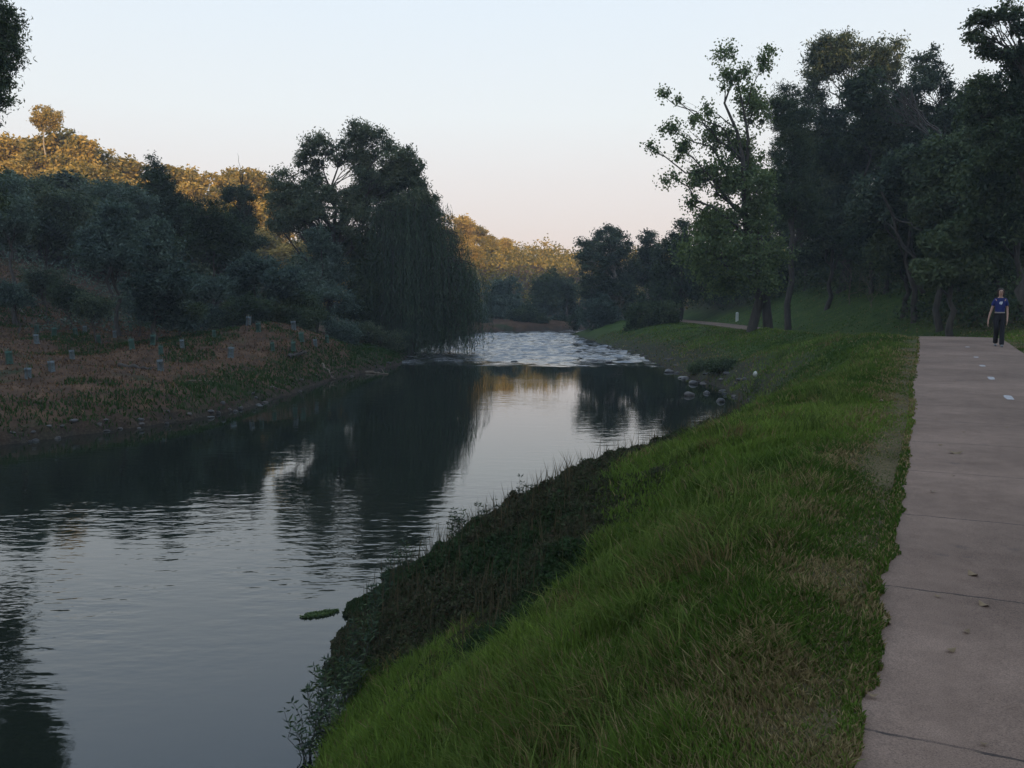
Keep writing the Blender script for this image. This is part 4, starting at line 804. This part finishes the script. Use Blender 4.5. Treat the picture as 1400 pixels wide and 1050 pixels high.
# stemmed water plants at the near left corner of the bank
def stem_plant(x_, y_, h, label, seed, n=9, name='water_plant', group='leafy stems at the near waterline', z=None, sp=.22, lf=.085):
    r = np.random.default_rng(seed); z_ = max(float(H(x_, y_)), ZW) if z is None else z; root = empty(name, (x_, y_, z_), label, 'plant', group); st = []; LC = []; LD = []
    for i in range(n):
        a = r.uniform(0, 6.28); tip = np.array([math.cos(a) * r.uniform(.2, 1) * sp, math.sin(a) * r.uniform(.2, 1) * sp, h * r.uniform(.6, 1)]); P = wiggle((r.normal(0, .03), r.normal(0, .03), -.1), tip, 7, .05, r)
        st.append(tube(P, np.linspace(.005, .002, 7), 4))
        for j in range(2, 7):
            for s in range(3 if j < 6 else 6):
                d = np.array([math.cos(s * 2.1 + j), math.sin(s * 2.1 + j), .45]); d /= np.linalg.norm(d); LC.append(P[j] + d * lf * .5); LD.append(d)
    V, F = join(st); obj('stem', mesh_arr('stem', V, F), M['bark'], root); V, F = leaf_quads(np.array(LC), lf, lf * .22, 0, np.array(LD), r); obj('leaf_mass', mesh_arr('leaf_mass', V, F), M['dark'], root)
wp = [(404, 1035, .5), (425, 1000, .6), (440, 1030, .55), (450, 985, .5), (462, 950, .5), (478, 930, .55), (492, 905, .5), (500, 880, .5), (505, 850, .45), (512, 830, .4), (470, 965, .45), (486, 890, .4), (435, 965, .45)]
for i, (a, b, h) in enumerate(wp):
    Y = (CAMZ - ZW) / math.tan(R(PITCH) + math.atan((b - 525) / FPX)); stem_plant(PX(a, Y, ZW) + .1, Y, h, 'dark leafy stem plant in the row leaning over the near waterline', 300 + i)
r_ = np.random.default_rng(15)
for i in range(26):
    Y = r_.uniform(11, 25); stem_plant(float(fi(XR, Y)) + r_.uniform(-.25, .3), Y, r_.uniform(.6, .95), 'upright weed poking above the dark waterline weeds against the bright river', 330 + i, 6, 'tall_weed', 'upright weeds along the middle waterline', None, .14, .1)
# young shrub on the far green bank, pale headed stalk
px_tree('young_shrub', 58, 970, [(955, 462, 10, 7), (972, 460, 10, 8), (965, 452, 7, 5), (975, 472, 8, 5)], 'small leafy sapling on the green bank below the far path', 'shrub', M['poplar'], M['bark'], 171, leaves=1500, leaf=(.14, .07), sub=.25, gap=.1, tr=.03)
x_ = PX(1034, 33); z_ = float(H(x_, 33)); stem_plant(x_, 33, .8, 'stalky plant with one pale round seed head on the bank near the cove', 172, 7, 'seed_head_plant', 'single plant near the cove', z_, .3, .12)
me = rmesh[2].copy(); me.materials.clear(); sh_ = obj('seed_head', me, flat_mat('pale_seed_head', (.42, .42, .36), (.6, .6, .52), 40)); sh_.scale = (.09, .09, .12)
for o in C.objects:
    if o.name.startswith('seed_head_plant'): sh_.parent = o; sh_.location = (0, 0, .85)
# dark heather like bushes on the right bank
for i, (a, b, w, Y, lab) in enumerate([(985, 503, 24, 42, 'low brown bush on the bank at the head of the cove'), (960, 505, 16, 44, 'low brown bush left of the one at the cove head'), (940, 485, 12, 56, 'small dark bush on the far bank under the green mound'), (905, 478, 18, 62, 'reddish low bush along the far right waterline')]):
    px_tree('low_bush', Y, a, [(a - w * .5, b, w * .6, 8), (a + w * .4, b - 2, w * .6, 8), (a, b - 5, w * .5, 7)], lab, 'bush', M['dark'], M['bark'], 180 + i, leaves=3500, leaf=(.1, .05), sub=.3, gap=.1, tr=.03, group='low bushes on the far right bank')
# floating weed raft
n = 1400; a = rng.uniform(0, 6.28, n); rr = np.sqrt(rng.uniform(0, 1, n)); Y0 = (CAMZ - ZW) / math.tan(R(PITCH) + math.atan((840 - 525) / FPX)); cx = PX(437, Y0, ZW)
q = np.stack([cx + np.cos(a) * rr * .24, Y0 + np.sin(a) * rr * .1 + .1 * np.cos(a) * rr, ZW + rng.uniform(0, .022, n)], 1); q = q[fbm(q[:, 0] * 7, q[:, 1] * 14, 9) > .42]; V, F = leaf_quads(q, .05, .018)
tag(obj('floating_weed', mesh_arr('floating_weed', V, F), M['poplar']), 'green raft of weed floating on the river beside the near bank', 'weed')
# fallen leaves
mlf = flat_mat('dead_leaf', (.12, .08, .04), (.24, .16, .08), 20, .7)
for (a, b, lab, sc_) in [(1306, 622, 'yellowish dead leaf lying on the path left of centre', 1.5), (1178, 541, 'tan dead leaf on the short grass beside the path, farther one', 1.6), (1205, 550, 'tan dead leaf on the grass nearer the path edge', 1.3), (1330, 790, 'dark dead leaf on the near path', .8), (1210, 855, 'dead leaf caught at the near path edge', .9), (1345, 832, 'small dark leaf on the near path in line with a crack', .7)]:
    Y = CAMZ / math.tan(R(PITCH) + math.atan((b - 525) / FPX)); x_ = PX(a, Y); z_ = max(float(H(x_, Y)), float(fi(HP, Y)))
    K = 12; v = []
    for i in range(K):
        t = 6.283 * i / K; rx = .055 * (1 - .35 * abs(math.sin(t))) ; v.append((math.cos(t) * rx, math.sin(t) * .026 * (1.2 - abs(math.cos(t)) ** 3), .006 + .012 * math.cos(t * 2)))
    v.append((0, 0, .004)); f = [(i, (i + 1) % K, K) for i in range(K)]; o = obj('fallen_leaf', mesh_arr('fallen_leaf', v, f, k=3), mlf, None, (x_, Y, z_ + .02)); o.scale = (sc_,) * 3; o.rotation_euler = (0, 0, random.uniform(0, 6)); tag(o, lab, 'leaf', 'fallen leaves by the path')
for i in range(34):
    y_ = 2.6 + 14 * random.random() ** 1.3; c = o.copy(); C.objects.link(c); u_ = random.random() ** 1.5 * 2.3; fr_ = path_frame(y_); q_ = fr_[0] + fr_[2] * u_
    c.location = (q_.x, q_.y, q_.z + .022); s_ = random.uniform(.25, .6); c.scale = (s_, s_, s_); c.rotation_euler = (random.uniform(-.2, .2), 0, random.uniform(0, 6)); tag(c, 'tiny dead leaf among the litter scattered thinly over the concrete path', 'leaf', 'leaf litter on the path')

# ------------------------------------------------------------ the walker
def skin(name, verts, edges, mat, parent, sub=2, root=0):
    me = bpy.data.meshes.new(name); me.from_pydata([v[:3] for v in verts], edges, []); o = obj(name, me, mat, parent)
    m = o.modifiers.new('skin', 'SKIN'); m.use_smooth_shade = True
    for i, v in enumerate(verts):
        rr = v[3]; sv = me.skin_vertices[0].data[i]; sv.radius = (rr, rr) if isinstance(rr, float) else rr; sv.use_root = (i == root)
    s = o.modifiers.new('sub', 'SUBSURF'); s.levels = sub; s.render_levels = sub; return o
def sm(name, c, c2, scale=30, rough=.7): return flat_mat(name, c, c2, scale, rough, .15)
m_skin = sm('skin', (.42, .25, .18), (.48, .30, .22), 12, .55); m_hair = sm('dark_hair', (.03, .018, .012), (.055, .03, .02), 40, .6); m_shirt = sm('blue_cotton', (.014, .022, .11), (.022, .035, .16), 25, .85)
m_tr = sm('black_cloth', (.010, .010, .012), (.018, .018, .022), 30, .9); m_shoe = sm('shoe_grey', (.10, .10, .10), (.2, .2, .2), 30, .7); m_white = sm('print_white', (.5, .52, .58), (.7, .72, .75), 60, .8)
Yp = 24.3; xp = PX(1364, Yp); person = empty('person', (xp, Yp, float(fi(HP, Yp)) + .018), 'person walking up the path in a blue T-shirt with pale print and loose black trousers', 'person', rz=R(-22)); person.scale = (.9, .95, 1)
# figure faces -Y; its right arm (x<0) swings out and back a little
bv = [(0, 0, .93, (.135, .10)), (0, .0, 1.08, (.12, .085)), (0, .0, 1.26, (.145, .095)), (0, .01, 1.36, (.12, .075)), (0, .0, 1.42, .052), (0, -.01, 1.475, .05), (0, -.018, 1.53, (.068, .078)), (0, -.015, 1.585, (.074, .088)), (0, -.005, 1.635, (.055, .068)),
      (-.138, .01, 1.345, .050), (-.215, .03, 1.12, .04), (-.275, .015, .93, .031), (-.315, -.02, .76, .023), (-.32, -.03, .72, (.02, .036)), (-.325, -.038, .665, (.014, .036)),
      (.138, .01, 1.345, .050), (.205, .04, 1.13, .04), (.215, -.02, .95, .031), (.205, -.10, .80, .023), (.203, -.115, .765, (.02, .036)), (.20, -.13, .715, (.014, .036)),
      (-.085, 0, .86, .085), (-.075, -.10, .50, .055), (-.06, .10, .13, .036), (.085, 0, .86, .085), (.075, -.10, .49, .055), (.065, -.24, .10, .036)]
be = [(0, 1), (1, 2), (2, 3), (3, 4), (4, 5), (5, 6), (6, 7), (7, 8), (3, 9), (9, 10), (10, 11), (11, 12), (12, 13), (13, 14), (3, 15), (15, 16), (16, 17), (17, 18), (18, 19), (19, 20), (0, 21), (21, 22), (22, 23), (0, 24), (24, 25), (25, 26)]
# fingers and thumbs grow out of the palms
for pi_, sx_ in ((14, -1), (20, 1)):
    p = Vector(bv[pi_][:3])
    for k, (oy, ln) in enumerate(((-.026, .062), (-.009, .072), (.009, .068), (.025, .054))):
        a = len(bv); bv += [(p.x, p.y + oy, p.z - .022, .0088), (p.x - sx_ * .006, p.y + oy * 1.1 - .004, p.z - .022 - ln * .5, .0078), (p.x - sx_ * .018, p.y + oy * 1.1 - .004, p.z - .022 - ln, .0062)]; be += [(pi_, a), (a, a + 1), (a + 1, a + 2)]
    a = len(bv); q = Vector(bv[pi_ - 1][:3]); bv += [(q.x - sx_ * .006, q.y - .04, q.z - .02, .0105), (q.x - sx_ * .012, q.y - .055, q.z - .06, .0085)]; be += [(pi_ - 1, a), (a, a + 1)]
skin('body', bv, be, m_skin, person)
skin('t_shirt', [(0, 0, .93, (.166, .122)), (0, 0, 1.12, (.15, .108)), (0, 0, 1.26, (.166, .112)), (0, .008, 1.36, (.13, .088)), (0, .005, 1.405, (.07, .064)), (-.135, .01, 1.345, .066), (-.195, .022, 1.22, .064), (-.205, .026, 1.17, .060), (.135, .01, 1.345, .066), (.188, .028, 1.22, .064), (.196, .032, 1.17, .060)],
     [(0, 1), (1, 2), (2, 3), (3, 4), (3, 5), (5, 6), (6, 7), (3, 8), (8, 9), (9, 10)], m_shirt, person, root=2)
skin('trousers', [(0, .005, 1.06, (.145, .108)), (0, .01, .90, (.155, .118)), (-.09, .0, .80, .102), (-.078, -.10, .50, .080), (-.064, .10, .15, .074), (-.062, .115, .09, .078), (.09, .0, .80, .102), (.078, -.10, .49, .080), (.066, -.235, .12, .076), (.065, -.25, .06, .08)],
     [(0, 1), (1, 2), (2, 3), (3, 4), (4, 5), (1, 6), (6, 7), (7, 8), (8, 9)], m_tr, person, root=1)
for sx_, sy_ in ((-.062, .09), (.065, -.28)):
    skin('shoe', [(sx_, sy_ + .07, .045, .04), (sx_, sy_ - .02, .043, .043), (sx_, sy_ - .11, .036, .034), (sx_, sy_ - .145, .03, .024)], [(0, 1), (1, 2), (2, 3)], m_shoe, person)
skin('hair', [(0, .02, 1.69, (.078, .082)), (0, .045, 1.61, (.088, .075)), (0, .065, 1.54, (.085, .05)), (0, .07, 1.45, (.08, .035)), (0, .08, 1.37, (.06, .025)), (-.078, -.01, 1.59, .032), (-.082, .01, 1.46, .03), (.078, -.01, 1.59, .032), (.082, .01, 1.46, .03)], [(0, 1), (1, 2), (2, 3), (3, 4), (1, 5), (5, 6), (1, 7), (7, 8)], m_hair, person, root=1)
def ball(name, loc, s, mat):
    bm = bmesh.new(); bmesh.ops.create_uvsphere(bm, u_segments=12, v_segments=8, radius=1); me = bpy.data.meshes.new(name); bm.to_mesh(me); bm.free(); [setattr(p, 'use_smooth', True) for p in me.polygons]
    o = obj(name, me, mat, person, loc); o.scale = s; return o
for s_ in (-1, 1): ball('eye', (s_ * .029, -.088, 1.575), (.012, .008, .007), m_tr); ball('eyebrow', (s_ * .03, -.092, 1.597), (.017, .006, .004), m_hair); ball('ear', (s_ * .074, .0, 1.565), (.01, .018, .028), m_skin)
ball('nose', (0, -.098, 1.548), (.011, .016, .02), m_skin); ball('mouth', (0, -.09, 1.512), (.023, .007, .006), sm('lips', (.3, .1, .09), (.35, .12, .1)))
# pale print on the chest
P2 = [(-.045, 1.27), (-.02, 1.31), (.0, 1.285), (.03, 1.315), (.05, 1.27), (.03, 1.225), (.0, 1.205), (-.015, 1.235), (-.04, 1.225)]; v = [(a, -.118 - .0 * a, b) for a, b in P2] + [(a, -.108, b) for a, b in P2]; K = len(P2)
bm = bmesh.new(); vs = [bm.verts.new(q) for q in v]; bm.faces.new(vs[:K]); bm.faces.new(vs[K:][::-1]); [bm.faces.new((vs[i], vs[(i + 1) % K], vs[K + (i + 1) % K], vs[K + i])) for i in range(K)]; me = bpy.data.meshes.new('shirt_print'); bm.to_mesh(me); bm.free(); obj('shirt_print', me, m_white, person)
skin('belt', [(-.14, 0, .985, .02), (-.10, -.09, .985, .02), (0, -.122, .985, .02), (.10, -.09, .985, .02), (.14, 0, .985, .02)], [(0, 1), (1, 2), (2, 3), (3, 4)], sm('belt_pale', (.25, .2, .18), (.35, .3, .26)), person, 1)

# ------------------------------------------------------------ haze
m, n_, out = new_mat('evening_haze'); pv = n_.nodes.new('ShaderNodeVolumePrincipled'); pv.inputs['Color'].default_value = (.80, .88, .96, 1); pv.inputs['Density'].default_value = .0007; pv.inputs['Anisotropy'].default_value = .1
n_.links.new(pv.outputs[0], out.inputs['Volume'])
bm = bmesh.new(); bmesh.ops.create_cube(bm, size=1); zlo, zhi = float(gz.min()) - 1.0, float(gz.max()) + 3.0
for v in bm.verts: v.co = (v.co.x * 700, 55 + v.co.y * 800, zlo + (v.co.z + .5) * (zhi - zlo))
me = bpy.data.meshes.new('haze'); bm.to_mesh(me); bm.free(); tag(obj('haze', me, m), 'thin blue evening haze in the valley', 'haze', kind='stuff')
